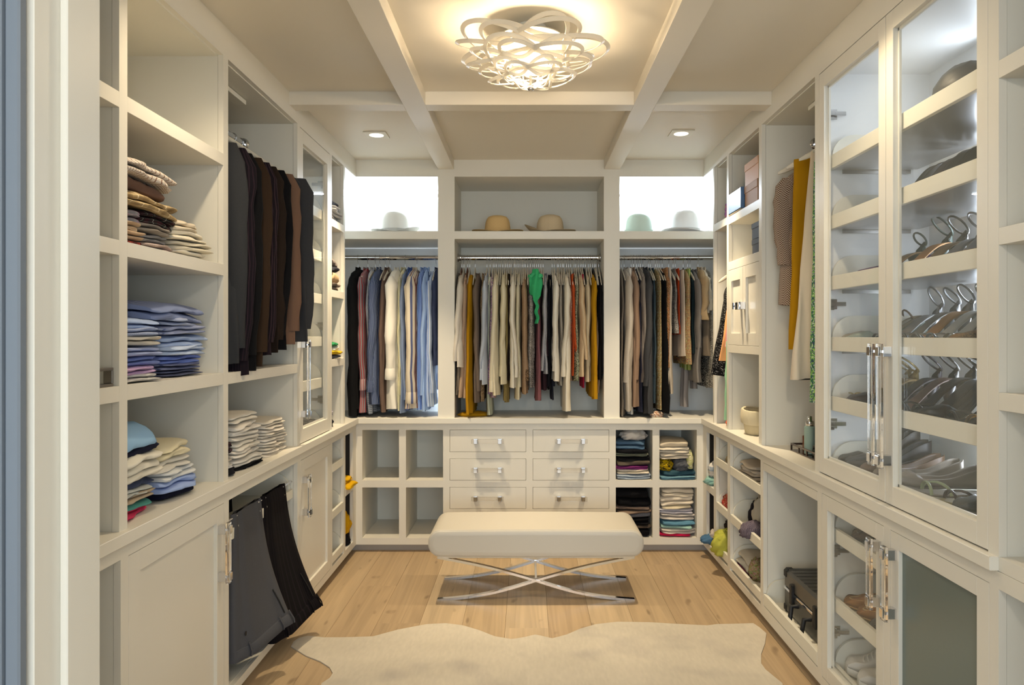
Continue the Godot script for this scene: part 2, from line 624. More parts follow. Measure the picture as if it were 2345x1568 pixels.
# pull-out tray: floor, front lip, sides that start with a quarter round
func tray(n: Node3D, side: String, u0: float, u1: float, v0: float, lip: float, w0: float, deep: float, rise := 0.085, slide := false, m: Material = null, um: Material = null) -> void:
	if m == null:
		m = M.tray
	var b := MB.new()
	u0 += 0.004
	u1 -= 0.004
	ub(b, side, u0, u1, v0, v0 + lip, w0, w0 + 0.016, 0.0012)
	if um == null:
		ub(b, side, u0, u1, v0 + 0.004, v0 + 0.014, w0 + 0.016, deep)
	for uu in [u0, u1 - 0.011]:
		var rows := [PackedVector3Array(), PackedVector3Array()]
		var o := PackedVector2Array()
		for k in 9:
			var a := PI / 2 * k / 8.0
			o.append(Vector2(w0 + 0.014 + rise * (1.0 - cos(a)), v0 + lip + rise * sin(a)))
		o.append(Vector2(deep, v0 + lip + rise))
		o.append(Vector2(deep, v0 + 0.004))
		o.append(Vector2(w0 + 0.014, v0 + 0.004))
		# local x -> into the cabinet, y -> up, z -> along the wall
		var ax := cs(side, 0, 0, 1) - cs(side, 0, 0, 0)
		var az := cs(side, 1, 0, 0) - cs(side, 0, 0, 0)
		b.slab(o, 0, 0.011, Transform3D(Basis(ax, Vector3.UP, az), cs(side, uu, 0, 0) - O))
	var t := part("tray", b, m, n)
	if um != null:
		up("tray_bottom", t, um, side, u0 + 0.011, u1 - 0.011, v0 + 0.002, v0 + 0.012, w0 + 0.016, deep)
	if slide:
		for uu in [u0 - 0.006, u1]:
			up("drawer_slide", t, M.steel, side, uu, uu + 0.006, v0 - 0.012, v0 + 0.008, w0 + 0.06, deep - 0.02)

func shoe_hinge(n: Node3D, side: String, u: float, v: float, s: float) -> void:
	var b := MB.new()
	ub(b, side, u - 0.003 * s, u, v - 0.02, v + 0.02, 0.03, 0.07, 0.001)
	ub(b, side, u, u + 0.02 * s, v - 0.009, v + 0.009, 0.022, 0.055, 0.001)
	ub(b, side, u + 0.002 * s, u + 0.014 * s, v - 0.008, v + 0.008, 0.055, 0.10, 0.001)
	ub(b, side, u, u + 0.01 * s, v - 0.024, v - 0.012, 0.035, 0.055, 0.001)
	part("hinge", b, M.chrome, n)

func cabinets() -> void:
	var sh3 := [[1.252, 1.295], [1.659, 1.701], [2.070, 2.114]]
	var n: Node3D
	var HT := 2.482
	# ---- left, above the worktop
	n = carcase("L", "shelf_unit", "open cream shelf unit beside the doorway jamb on the left", 1.27, 2.024, 1.30, 2.003, TOP, HT, TOP, HT, sh3)
	n = carcase("L", "shelf_unit", "open cream shelf unit holding folded shirts in four tall compartments", 2.024, 2.711, 2.044, 2.689, TOP, HT, TOP, HT, sh3)
	n = carcase("L", "hanging_unit", "tall cream wardrobe unit with dark suit jackets on its rail", 2.711, 3.573, 2.732, 3.553, TOP, HT, TOP, HT, [[1.251, 1.294]])
	rod(n, Vector3(-1.40, 2.376, -2.735), Vector3(-1.40, 2.376, -3.552))
	up("light_bar", n, M.tray, "L", 2.80, 3.19, 2.455, 2.475, 0.11, 0.16, 0.002)
	n = carcase("L", "glass_cabinet", "narrow cream cabinet with a single clear glass door on the left", 3.573, 4.16, 3.592, 4.14, TOP, HT, TOP + 0.002, HT - 0.006, [])
	for v in [2.090, 1.853, 1.614, 1.375, 1.142]:
		tray(n, "L", 3.60, 4.13, v, 0.054, 0.03, 0.5)
	tray(n, "L", 3.60, 4.13, TOP + 0.012, 0.03, 0.03, 0.5)
	for v in [1.49, 1.07, 2.3]:
		shoe_hinge(n, "L", 4.135, v, -1.0)
	door(n, "L", 3.592, 4.14, TOP + 0.003, HT - 0.007, 0.05, M.pane, 3.63, 1.215, 0.40, 0.068)
	n = carcase("L", "shelf_unit", "slim cream shelf column beside the left glass door cabinet", 4.16, 4.48, 4.18, 4.445, TOP, HT, TOP, HT, sh3)
	# ---- left, below
	n = carcase("L", "base_cabinet", "open cream base compartment next to the doorway jamb on the left", 1.27, 2.03, 1.30, 2.010, 0.05, 0.853, 0.09, 0.81, [])
	n = carcase("L", "base_cabinet", "cream base cabinet with panelled door left of the hanging trousers", 2.03, 2.717, 2.049, 2.696, 0.05, 0.853, 0.09, 0.81, [])
	door(n, "L", 2.049, 2.696, 0.09, 0.81, 0.06, M.paint, 2.655, 0.635, 0.225)
	n = carcase("L", "base_cabinet", "cream base cabinet open for the pull-out trouser rack", 2.717, 3.58, 2.738, 3.554, 0.05, 0.853, 0.085, 0.81, [])
	tray(n, "L", 2.742, 3.55, 0.637, 0.043, 0.02, 0.5)
	trouser_rack(n)
	n = carcase("L", "base_cabinet", "cream base cabinet with panelled door right of the hanging trousers", 3.58, 4.17, 3.606, 4.152, 0.05, 0.853, 0.09, 0.81, [])
	door(n, "L", 3.606, 4.152, 0.09, 0.81, 0.06, M.paint, 3.645, 0.625, 0.215)
	n = carcase("L", "tray_tower", "slim cream stack of pull-out trays near the left back corner", 4.17, 4.47, 4.19, 4.448, 0.05, 0.853, 0.09, 0.81, [])
	for v in [0.106, 0.364, 0.637]:
		tray(n, "L", 4.19, 4.448, v, 0.046, 0.0, 0.5)
	n = carcase("L", "corner_cabinet", "dark open corner compartment left of the empty back cubbies", 4.47, BD, 4.491, 4.682, 0.05, 0.853, 0.095, 0.81, [[0.43, 0.475]], 0.56, M.painted_shade_in)
	# ---- right, above
	n = carcase("R", "shelf_unit", "open empty cream shelf unit at the near right edge", 1.27, 1.798, 1.30, 1.778, TOP, HT, TOP, HT, sh3)
	n = carcase("R", "shoe_cabinet", "tall lit shoe cabinet with two clear glass doors on the right", 1.798, 2.895, 1.819, 2.874, TOP, HT, TOP + 0.002, HT - 0.006, [], 0.455, M.white_in)
	for k in 5:
		tray(n, "R", 1.826, 2.866, [2.090, 1.853, 1.614, 1.375, 1.142][k], 0.054, 0.03, 0.38, 0.085, true, M.tray, M.under if k < 4 else null)
	tray(n, "R", 1.826, 2.866, TOP + 0.012, 0.03, 0.03, 0.38)
	for v in [2.315, 1.56, 1.085]:
		shoe_hinge(n, "R", 2.868, v, -1.0)
	door(n, "R", 1.819, 2.3405, TOP + 0.003, HT - 0.007, 0.045, M.pane, 2.312, 1.21, 0.40, 0.06)
	door(n, "R", 2.3405, 2.874, TOP + 0.003, HT - 0.007, 0.045, M.pane, 2.369, 1.21, 0.40, 0.06)
	n = carcase("R", "hanging_unit", "tall cream wardrobe unit with dresses and a toiletry tray on the right", 2.895, 3.60, 2.915, 3.578, TOP, HT, TOP, HT, [])
	rod(n, Vector3(1.43, 2.385, -2.918), Vector3(1.43, 2.385, -3.577))
	up("light_bar", n, M.tray, "R", 2.97, 3.27, 2.455, 2.475, 0.11, 0.16, 0.002)
	n = carcase("R", "shelf_unit", "cream shelf unit with gift boxes above two small panelled doors", 3.60, 4.186, 3.621, 4.167, TOP, HT, TOP, HT, [[2.075, 2.12], [1.81, 1.857], [1.337, 1.38]])
	for e in [[3.621, 3.893, 3.86], [3.893, 4.167, 3.926]]:
		var d := door(n, "R", e[0], e[1], 1.38, 1.81, 0.05, M.paint, -1.0, 0.0, 0.1, 0.065)
		var b := MB.new()
		ub(b, "R", e[2] - 0.013, e[2] + 0.013, 1.575, 1.615, -0.028, 0.0, 0.001)
		ub(b, "R", e[2] - 0.011, e[2] + 0.011, 1.577, 1.613, -0.044, -0.038, 0.001)
		ub(b, "R", e[2] - 0.004, e[2] + 0.004, 1.59, 1.6, -0.038, -0.028)
		part("knob", b, M.chrome, d)
	n = carcase("R", "shelf_unit", "slim cream column with long scarves beside the small panelled doors", 4.186, 4.515, 4.205, 4.488, TOP, HT, TOP, HT, [[2.08, 2.125]])
	# ---- right, below
	n = carcase("R", "base_cabinet", "open cream base compartment below the empty shelves at right", 1.27, 1.795, 1.30, 1.779, 0.05, 0.853, 0.09, 0.81, [])
	n = carcase("R", "base_cabinet", "cream base cabinet with an opaque grey glass door at lower right", 1.795, 2.33, 1.814, 2.310, 0.05, 0.853, 0.09, 0.814, [])
	door(n, "R", 1.814, 2.310, 0.09, 0.814, 0.05, M.frost, 2.283, 0.65, 0.237)
	n = carcase("R", "base_cabinet", "cream base cabinet with clear glass door showing sneakers and moccasins", 2.33, 2.868, 2.353, 2.847, 0.05, 0.853, 0.09, 0.814, [])
	for v in [0.106, 0.364, 0.634]:
		tray(n, "R", 2.362, 2.838, v, 0.052, 0.03, 0.46)
	for v in [0.59, 0.27]:
		shoe_hinge(n, "R", 2.84, v, -1.0)
	door(n, "R", 2.353, 2.847, 0.09, 0.814, 0.05, M.pane, 2.382, 0.65, 0.235, 0.055)
	n = carcase("R", "base_cabinet", "open cream base compartment holding the metal suitcase", 2.868, 3.575, 2.89, 3.554, 0.05, 0.853, 0.105, 0.81, [])
	up("drawer_front", n, M.paint, "R", 2.892, 3.552, 0.771, 0.808, 0.0, 0.02, 0.001)
	tray(n, "R", 2.89, 3.554, 0.108, 0.056, 0.0, 0.5, 0.07)
	n = carcase("R", "tray_tower", "wide cream stack of pull-out trays between suitcase and slim trays", 3.575, 4.163, 3.596, 4.136, 0.05, 0.853, 0.09, 0.814, [])
	for v in [0.106, 0.364, 0.637]:
		tray(n, "R", 3.596, 4.136, v, 0.048, 0.0, 0.5)
	n = carcase("R", "tray_tower", "slim cream stack of pull-out trays near the right back corner", 4.163, 4.47, 4.19, 4.442, 0.05, 0.853, 0.09, 0.814, [])
	for v in [0.106, 0.364, 0.637]:
		tray(n, "R", 4.19, 4.442, v, 0.048, 0.0, 0.5)
	n = carcase("R", "corner_cabinet", "dark open corner compartment right of the folded tee shirts", 4.47, BD, 4.499, 4.68, 0.05, 0.853, 0.095, 0.81, [[0.43, 0.475]], 0.56, M.painted_shade_in)
	# ---- back, above
	n = bay("hanging_bay", "left back hanging bay with men's shirts under a lit shelf", -1.70, -0.538, -1.70, -0.593)
	rod(n, Vector3(-1.698, 1.973, -5.0), Vector3(-0.56, 1.973, -5.0))
	n = bay("hanging_bay", "centre back hanging bay between the two cream pillars", -0.538, 0.558, -0.483, 0.506)
	rod(n, Vector3(-0.482, 1.973, -5.0), Vector3(0.505, 1.973, -5.0))
	n = bay("hanging_bay", "right back hanging bay with grey and black knits under lit shelf", 0.558, 1.728, 0.61, 1.728)
	rod(n, Vector3(0.58, 1.973, -5.0), Vector3(1.726, 1.973, -5.0))
	# ---- back, below
	n = cubbies("cubby_unit", "four empty cream cubbies below the left hanging bay", LX, -0.537, [[-1.094, -0.851], [-0.805, -0.559]])
	n = cubbies("cubby_unit", "four cream cubbies filled with folded tops at back right", 0.561, RX, [[0.5845, 0.828], [0.8737, 1.121]])
	n = thing("drawer_unit", "cream chest of eight flat drawers behind the white bench", "drawers", Vector3(0.012, 0.05, -BD - 0.25))
	up("side_panel", n, M.paint, "B", -0.537, -0.5156, 0.05, 0.853, 0.021, 0.5)
	up("side_panel", n, M.paint, "B", 0.54, 0.561, 0.05, 0.853, 0.021, 0.5)
	up("carcase_back", n, M.inside, "B", -0.5156, 0.54, 0.05, 0.853, 0.03, 0.5)
	var rows := [[0.6655, 0.8087], [0.477, 0.6175], [0.289, 0.4287], [0.10, 0.2405]]
	for uu in [[-0.537, -0.5156], [-0.0096, 0.034], [0.54, 0.561]]:
		up("stile", n, M.paint, "B", uu[0], uu[1], 0.05, 0.853, 0.0, 0.02)
	for cc in [[-0.5156, -0.0096], [0.034, 0.54]]:
		var last := 0.853
		for r in rows:
			up("rail", n, M.paint, "B", cc[0], cc[1], r[1] + 0.002, last, 0.0, 0.02)
			last = r[0] - 0.002
			var d := up("drawer", n, M.paint, "B", cc[0] + 0.002, cc[1] - 0.002, r[0], r[1], 0.0, 0.02, 0.001)
			handle(d, "B", (cc[0] + cc[1]) / 2, (r[0] + r[1]) / 2, 0.212, false, 0.08)
		up("rail", n, M.paint, "B", cc[0], cc[1], 0.05, last, 0.0, 0.02)
	# ---- one worktop round three sides
	n = thing("worktop", "continuous cream worktop running round three sides of the room", "worktop", Vector3(0, 0.854, -BD))
	var b := MB.new()
	b.box(Vector3(-1.112, 0.854, -1.262) - O, Vector3(LX - 0.565, TOP, -BD + 0.03) - O, 0.0015)
	part("worktop_run", b, M.paint, n)
	b = MB.new()
	b.box(Vector3(1.1425, 0.854, -1.7815) - O, Vector3(RX + 0.565, TOP, -BD + 0.03) - O, 0.0015)
	b.box(Vector3(RX + 0.002, 0.854, -1.262) - O, Vector3(RX + 0.565, TOP, -1.7815) - O, 0.0)
	part("worktop_run", b, M.paint, n)
	b = MB.new()
	b.box(Vector3(LX - 0.565, 0.854, -BD + 0.03) - O, Vector3(RX + 0.565, TOP, -BD - 0.5) - O, 0.0015)
	part("worktop_run", b, M.paint, n)

func rod(n: Node3D, a: Vector3, b: Vector3) -> void:
	var m := MB.new()
	m.tube([a - O, b - O], 0.0165, 16)
	part("rail", m, M.chrome, n).set_meta("label", "chrome hanging rail")
	var d := (b - a).normalized()
	for e in [[a, d], [b, -d]]:
		m = MB.new()
		m.tube([e[0] + e[1] * 0.001 - O, e[0] + e[1] * 0.006 - O, e[0] + e[1] * 0.007 - O, e[0] + e[1] * 0.02 - O], [0.03, 0.03, 0.021, 0.021], 16)
		part("rail_socket", m, M.chrome, n)

func bay(called: String, label: String, u0: float, u1: float, o0: float, o1: float) -> Node3D:
	var n := thing(called, label, "wardrobe", Vector3((u0 + u1) / 2, TOP, -BD - 0.25))
	if o0 > u0:
		up("pillar", n, M.paint, "B", u0, o0, TOP, 2.4855, 0, 0.02)
		up("side_panel", n, M.inside, "B", u0, o0 - 0.0015 if o0 > -0.5 and o0 < 0.0 else u0 + 0.02, TOP, 2.4855, 0.02, 0.499)
	if o1 < u1:
		up("pillar", n, M.paint, "B", o1, u1, TOP, 2.4855, 0, 0.02)
		up("side_panel", n, M.inside, "B", o1 + 0.0015 if o1 > 0.0 else u1 - 0.02, u1, TOP, 2.4855, 0.02, 0.499)
	up("back_panel", n, M.white_in if o0 < -1.0 or o1 > 1.0 else M.inside, "B", u0, u1, TOP, 2.4855, 0.487, 0.5)
	up("shelf", n, M.paint, "B", o0 - 0.001, o1 + 0.001, 2.073, 2.125, 0.0, 0.487, 0.0006)
	return n

func cubbies(called: String, label: String, u0: float, u1: float, cols: Array) -> Node3D:
	var n := thing(called, label, "cabinet", Vector3((u0 + u1) / 2, 0.05, -BD - 0.25))
	var edges := [u0]
	for c in cols:
		edges.append_array(c)
	edges.append(u1)
	for k in range(0, 6, 2):
		up("stile", n, M.paint, "B", edges[k], edges[k + 1], 0.05, 0.853, 0.0, 0.02)
		up("divider", n, M.inside, "B", edges[k], edges[k + 1], 0.05, 0.853, 0.02, 0.5)
	for c in cols:
		up("rail", n, M.paint, "B", c[0], c[1], 0.809, 0.853, 0.0, 0.5)
		up("shelf", n, M.paint, "B", c[0], c[1], 0.4287, 0.475, 0.0, 0.487)
		up("bottom_panel", n, M.paint, "B", c[0], c[1], 0.05, 0.0938, 0.0, 0.487)
		up("back_panel", n, M.inside, "B", c[0], c[1], 0.05, 0.853, 0.487, 0.5)
	return n

func trouser_rack(n: Node3D) -> void:
	for x in [-1.165, -1.33]:
		var b := MB.new()
		b.tube([Vector3(x, 0.715, -2.745) - O, Vector3(x, 0.715, -3.55) - O], 0.006, 8)
		part("trouser_bar", b, M.chrome, n)
# ---------------------------------------------------------------- lamps
func omni(called: String, at: Vector3, c: Color, e: float, size: float) -> void:
	var l := OmniLight3D.new()
	l.name = called
	l.light_color = c
	l.light_energy = e
	l.light_size = size
	l.omni_range = 12.0
	l.omni_attenuation = 2.0
	l.shadow_enabled = true
	l.position = at
	add_child(l)

func spot(called: String, at: Vector3, c: Color, e: float, deg: float, soft: float) -> void:
	var l := SpotLight3D.new()
	l.name = called
	l.light_color = c
	l.light_energy = e
	l.light_size = 0.03
	l.spot_range = 12.0
	l.spot_attenuation = 2.0
	l.spot_angle = deg
	l.spot_angle_attenuation = soft
	l.shadow_enabled = true
	add_child(l)
	l.look_at_from_position(at, at + Vector3.DOWN, Vector3.FORWARD)

func lamps() -> void:
	# recessed square downlights; the near two are added out of view as fill
	var k := 0
	for p in [Vector3(-0.873, CEIL, -4.165), Vector3(0.882, CEIL, -4.135), Vector3(-0.873, CEIL, -2.28), Vector3(0.882, CEIL, -2.28)]:
		var n := thing("downlight", "square recessed downlight in the %s ceiling coffer" % ["left back", "right back", "left near", "right near"][k], "lamp", p)
		var b := MB.new()
		b.box(Vector3(-0.0645, -0.006, -0.0645), Vector3(0.0645, -0.0002, 0.0645), 0.001)
		part("trim_plate", b, M.tray, n)
		b = MB.new()
		b.lathe([Vector2(0.001, -0.0075), Vector2(0.038, -0.0075), Vector2(0.041, -0.006)], 28)
		part("lens", b, M.lens, n)
		spot("downlight_light", p + Vector3(0, -0.03, 0), Color(1.0, 0.91, 0.76), 7.6 if k < 2 else 1.3, 38.0 if k < 2 else 66.0, 0.8)
		k += 1
	chandelier()
	# added fill globe, unseen behind the lens, to brighten the near right shelves
	var hall := thing("fill_globe", "round white glass globe lamp on the hall ceiling behind the camera", "lamp", Vector3(0.1, CEIL, 0.35))
	var hb := MB.new()
	hb.lathe([Vector2(0.001, -0.27), Vector2(0.06, -0.255), Vector2(0.1, -0.19), Vector2(0.1, -0.14), Vector2(0.06, -0.075), Vector2(0.02, -0.06), Vector2(0.001, -0.06)], 24)
	part("fill_globe_bulb", hb, M.lens, hall)
	hb = MB.new()
	hb.lathe([Vector2(0.001, -0.062), Vector2(0.03, -0.062), Vector2(0.05, -0.012), Vector2(0.05, -0.0005)], 20)
	part("canopy", hb, M.chrome, hall)
	omni("fill_globe_light", Vector3(0.1, CEIL - 0.165, 0.35), Color(1.0, 0.96, 0.9), 1.5, 0.08)
	# strips of cool light over the hat shelves and beside the pillar
	for s in [[-1.68, -0.60, 2.474, "left"], [0.62, 1.70, 2.474, "right"]]:
		var b := MB.new()
		b.box(Vector3(s[0], s[2] - 0.006, -BD - 0.486), Vector3(s[1], s[2] + 0.006, -BD - 0.476), 0.001)
		single("led_strip", b, M.led, "cool white light strip along the ceiling of the %s hat shelf" % s[3], "lamp")
		area("led_strip_light", Vector3((s[0] + s[1]) / 2, s[2] - 0.012, -BD - 0.468), Vector2(1.05, 0.012), Vector3(0, -0.8, 0.6), Color(0.88, 0.94, 1.0), 2.8)
		b = MB.new()
		b.box(Vector3(s[0], 2.0685, -BD - 0.486), Vector3(s[1], 2.0725, -BD - 0.482), 0.0005)
		single("led_strip", b, M.led_dim, "dim light strip under the back of the %s hat shelf" % s[3], "lamp")
	var b2 := MB.new()
	b2.box(Vector3(-0.562, 0.93, -BD - 0.43), Vector3(-0.572, 1.8, -BD - 0.42), 0.001)
	single("led_strip", b2, M.led, "upright light strip behind the left cream pillar beside blue shirts", "lamp")
	area("led_strip_light", Vector3(-0.58, 1.36, -BD - 0.425), Vector2(0.012, 0.85), Vector3(-0.7, 0, -0.7), Color(0.84, 0.92, 1.0), 0.34)
	# shoe cabinet
	b2 = MB.new()
	b2.box(Vector3(RX + 0.424, 0.95, -2.50), Vector3(RX + 0.434, 2.44, -2.512), 0.001)
	single("led_strip", b2, M.led, "upright light strip on the back of the shoe cabinet", "lamp")
	area("led_strip_light", Vector3(RX + 0.418, 1.7, -2.506), Vector2(0.012, 1.45), Vector3(-1, 0, 0), Color(0.90, 0.95, 1.0), 1.1)

func ribbon(b: MB, path: Array, wide: float, thick: float) -> void:
	var rows := []
	var N := path.size()
	for i in N + 1:
		var p: Vector3 = path[i % N]
		var dir: Vector3 = (path[(i + 1) % N] - path[(i + N - 1) % N]).normalized()
		var s := dir.cross(Vector3.UP).normalized()
		if s.dot(Vector3(p.x, 0, p.z)) < 0.0:
			s = -s
		s = (s * 0.85 + Vector3(0, 0.53, 0)).normalized()
		var h := s.cross(dir).normalized() * thick / 2
		s *= wide / 2
		rows.append(PackedVector3Array([p - s - h, p - s, p - s + h, p, p + s + h, p + s, p + s - h]))
	b.grid(rows, true, false)

func chandelier() -> void:
	var c := Vector3(0.012, CEIL, -2.72)
	var n := thing("ceiling_light", "tiered white openwork ceiling light hanging in the central coffer", "ceiling light", c)
	var b := MB.new()
	b.lathe([Vector2(0.001, -0.03), Vector2(0.05, -0.03), Vector2(0.06, -0.012), Vector2(0.06, -0.0005)], 28)
	part("canopy", b, M.tray, n)
	b = MB.new()
	b.lathe([Vector2(0.001, -0.052), Vector2(0.128, -0.052), Vector2(0.131, -0.049), Vector2(0.128, -0.046), Vector2(0.001, -0.046)], 36)
	part("reflector_plate", b, M.tray, n)
	b = MB.new()
	b.tube([Vector3(0, -0.03, 0), Vector3(0, -0.225, 0)], 0.005, 10)
	part("stem", b, M.chrome, n)
	# three tiers of interlaced loops, each wavy and slightly dished
	var tiers := [[0.295, -0.085, 0.20, 0.0165], [0.245, -0.135, 1.0, 0.014], [0.17, -0.185, 0.5, 0.0115]]
	for q in 3:
		var R: float = tiers[q][0]
		b = MB.new()
		for s in 3:
			var path := []
			# loops that close after two rounds, so that each one crosses itself
			var lobes: float = [2.5, 3.5, 3.0][s]
			var turns := 2 if s < 2 else 1
			for k in 120 * turns:
				var a := TAU * k / 120.0
				var ph: float = tiers[q][2] + s * 1.7
				var w := cos(lobes * a + ph)
				var r := R * (0.70 + 0.26 * w + 0.04 * cos(2.0 * lobes * a + 2.0 * ph)) * (1.0 - 0.06 * s)
				if s == 2:
					r = R * (0.50 + 0.07 * w)
				var y: float = tiers[q][1] + 0.012 * sin(3.0 * a + ph * 2.0) + 0.03 * (r / R - 0.7) + 0.004 * s
				path.append(Vector3(r * cos(a), y, r * sin(a)))
			ribbon(b, path, tiers[q][3], 0.004)
		part("shade_tier", b, M.shade, n)
	# clear inner cage of thin bent strips that meets in a tip
	for k in 10:
		var path := []
		for i in 9:
			var t := i / 8.0
			var r := 0.095 * sin(PI * (0.12 + 0.86 * t)) + 0.004
			path.append(Vector3(r * cos(TAU * k / 10.0), -0.07 - 0.158 * t, r * sin(TAU * k / 10.0)))
		b = MB.new()
		b.tube(path, 0.003, 6)
		part("cage_strip", b, M.acrylic_thin, n)
	b = MB.new()
	b.lathe([Vector2(0.001, -0.24), Vector2(0.011, -0.237), Vector2(0.013, -0.228), Vector2(0.006, -0.22)], 14)
	part("finial", b, M.chrome, n)
	b = MB.new()
	b.lathe([Vector2(0.001, -0.175), Vector2(0.05, -0.165), Vector2(0.068, -0.13), Vector2(0.06, -0.095), Vector2(0.001, -0.08)], 24)
	part("bulb", b, M.bulb, n)
	omni("ceiling_light_light", c + Vector3(0, -0.125, 0), Color(1.0, 0.89, 0.73), 1.55, 0.05)
# ---------------------------------------------------------------- fabrics
var fab := {}
var pat := {}

func cloth(c: Color, rough := 0.92) -> StandardMaterial3D:
	var key := "plain%s%.2f" % [c.to_html(false), rough]
	if not fab.has(key):
		var m := mat(c, rough, 0, 0.25)
		m.rim_enabled = true
		m.rim = 0.25
		m.rim_tint = 0.8
		fab[key] = m
	return fab[key]

# woven or printed cloth: kind, size of the repeat in metres, colours
func print_cloth(kind: String, size: float, cols: Array) -> StandardMaterial3D:
	var key := kind + str(size) + str(cols)
	if fab.has(key):
		return fab[key]
	var m := mat(Color.WHITE, 0.9, 0, 0.25)
	m.albedo_texture = pattern(kind, cols)
	m.uv1_scale = Vector3(1.0 / size, 1.0 / size, 1)
	fab[key] = m
	return m

func tnz(x: int, y: int, n: int, f: float, z: float) -> float:
	var a := TAU * x / n
	var b := TAU * y / n
	return noise.get_noise_3d(f * cos(a) + 2.0 * f * sin(b) + z * 13.0, f * sin(a) - 1.3 * f * cos(b), 1.7 * f * sin(b + 0.6) + z * 7.0)

func pattern(kind: String, c: Array) -> ImageTexture:
	var N := 96
	return tex(N, N, func(x: int, y: int) -> Color:
		match kind:
			"stripe":      # upright stripes: base, then stripe colours
				var k := x * 4 / N
				var q := (x * 4) % N
				if q < N * 0.38:
					return c[1 + k % (c.size() - 1)]
				return c[0]
			"pin":
				return c[1] if x % 12 < 3 else c[0]
			"check":
				var a := x % 24 < 4
				var b := y % 24 < 4
				return c[1] if a or b else c[0]
			"gingham":
				return c[0].lerp(c[1], (0.5 if x % 12 < 6 else 0.0) + (0.5 if y % 12 < 6 else 0.0))
			"plaid":
				var r: Color = c[0]
				if x % 48 < 18:
					r = r.lerp(c[1], 0.5)
				if y % 48 < 18:
					r = r.lerp(c[1], 0.5)
				if x % 48 > 30 and x % 48 < 34 or y % 48 > 30 and y % 48 < 34:
					r = r.lerp(c[2], 0.75)
				return r
			"dots":
				var dx := x % 12 - 6
				var dy := (y + (6 if (x / 12) % 2 == 1 else 0)) % 12 - 6
				return c[1] if dx * dx + dy * dy < 10 else c[0]
			"herring":
				var s := (x + (y if (x / 16) % 2 == 0 else -y) + 960) % 12
				return c[1] if s < 5 else c[0]
			"zigzag":
				var s2 := posmod(y + absi(x % 24 - 12), 12)
				return c[1] if s2 < 5 else c[0]
			"leopard":
				var v := tnz(x, y, N, 1.9, 1.0)
				var w := tnz(x, y, N, 1.9, 5.0)
				if absf(v) < 0.09 and w > -0.25:
					return c[2]
				return c[1] if v > 0.16 else c[0]
			"crackle":
				var v2 := tnz(x, y, N, 1.4, 3.0)
				return c[1] if absf(v2) < 0.035 else c[0]
			"tweed":
				return c[0].lerp(c[1], 0.5 + 0.9 * noise.get_noise_3d(x * 0.7, y * 0.7, 8.0))
			"lace":
				return c[0].lerp(c[1], clampf(0.5 + 2.0 * tnz(x, y, N, 3.2, 9.0), 0, 1))
		# floral: patches of each colour over the first
		var best: Color = c[0]
		for i in range(1, c.size()):
			if tnz(x, y, N, 1.6 + 0.25 * i, 2.0 + 3.0 * i) > 0.20:
				best = c[i]
		return best)

# fabric by name in the tables: colour as hex, or kind:size:hex:hex...
func F(s: String) -> StandardMaterial3D:
	var p := s.split(":")
	if p.size() == 1:
		return cloth(Color.html(s))
	var cols := []
	for k in range(2, p.size()):
		cols.append(Color.html(p[k]))
	return print_cloth(p[0], float(p[1]), cols)

# ---------------------------------------------------------------- hangers and garments; local x along the rail, z towards the open front
var hanger_mesh := {}
var back_reach := 0.215
var neck := 0.055
var fall := 0.085
var tilt := 1.0

func hanger(at: Vector3, yaw: float, m: Material, label: String, group: String, reach := 0.205, called := "clothes_hanger", slope := 0.085) -> void:
	var o := Node3D.new()
	o.name = numbered(called)
	add_child(o, true)
	o.position = at
	o.rotation.y = yaw
	tag(o, label, "hanger", group)
	var key := str(m.get_instance_id()) + str(reach) + str(slope)
	if not hanger_mesh.has(key):
		var b := MB.new()
		var p := []
		for k in 10:
			var a := deg_to_rad(-40.0 + 235.0 * k / 9.0)
			p.append(Vector3(0, 0.0195 * sin(a), 0.0195 * cos(a) * -1.0))
		p.append(Vector3(0, -0.025, 0.008))
		p.append(Vector3(0, -0.045, 0))
		p.append(Vector3(0, -0.082, 0))
		b.tube(p, 0.0017, 6)
		var h := MB.new()
		var rows := []
		for k in 15:
			var t := -1.0 + 2.0 * k / 14.0
			var y := -0.083 - slope * pow(absf(t), 1.2)
			var hh := 0.014 * (1.0 - 0.45 * absf(t)) + 0.004
			var ww := 0.0042
			if k == 0 or k == 14:
				hh *= 0.5
				ww *= 0.5
			var row := PackedVector3Array()
			for j in 8:
				var a := TAU * j / 8.0
				row.append(Vector3(ww * cos(a), y + hh * sin(a), reach * t))
			rows.append(row)
		h.grid(rows, true, true)
		hanger_mesh[key] = [b.mesh(M.chrome), h.mesh(m)]
	for i in 2:
		var q := MeshInstance3D.new()
		q.name = ["hook", "arms"][i]
		q.mesh = hanger_mesh[key][i]
		o.add_child(q, true)

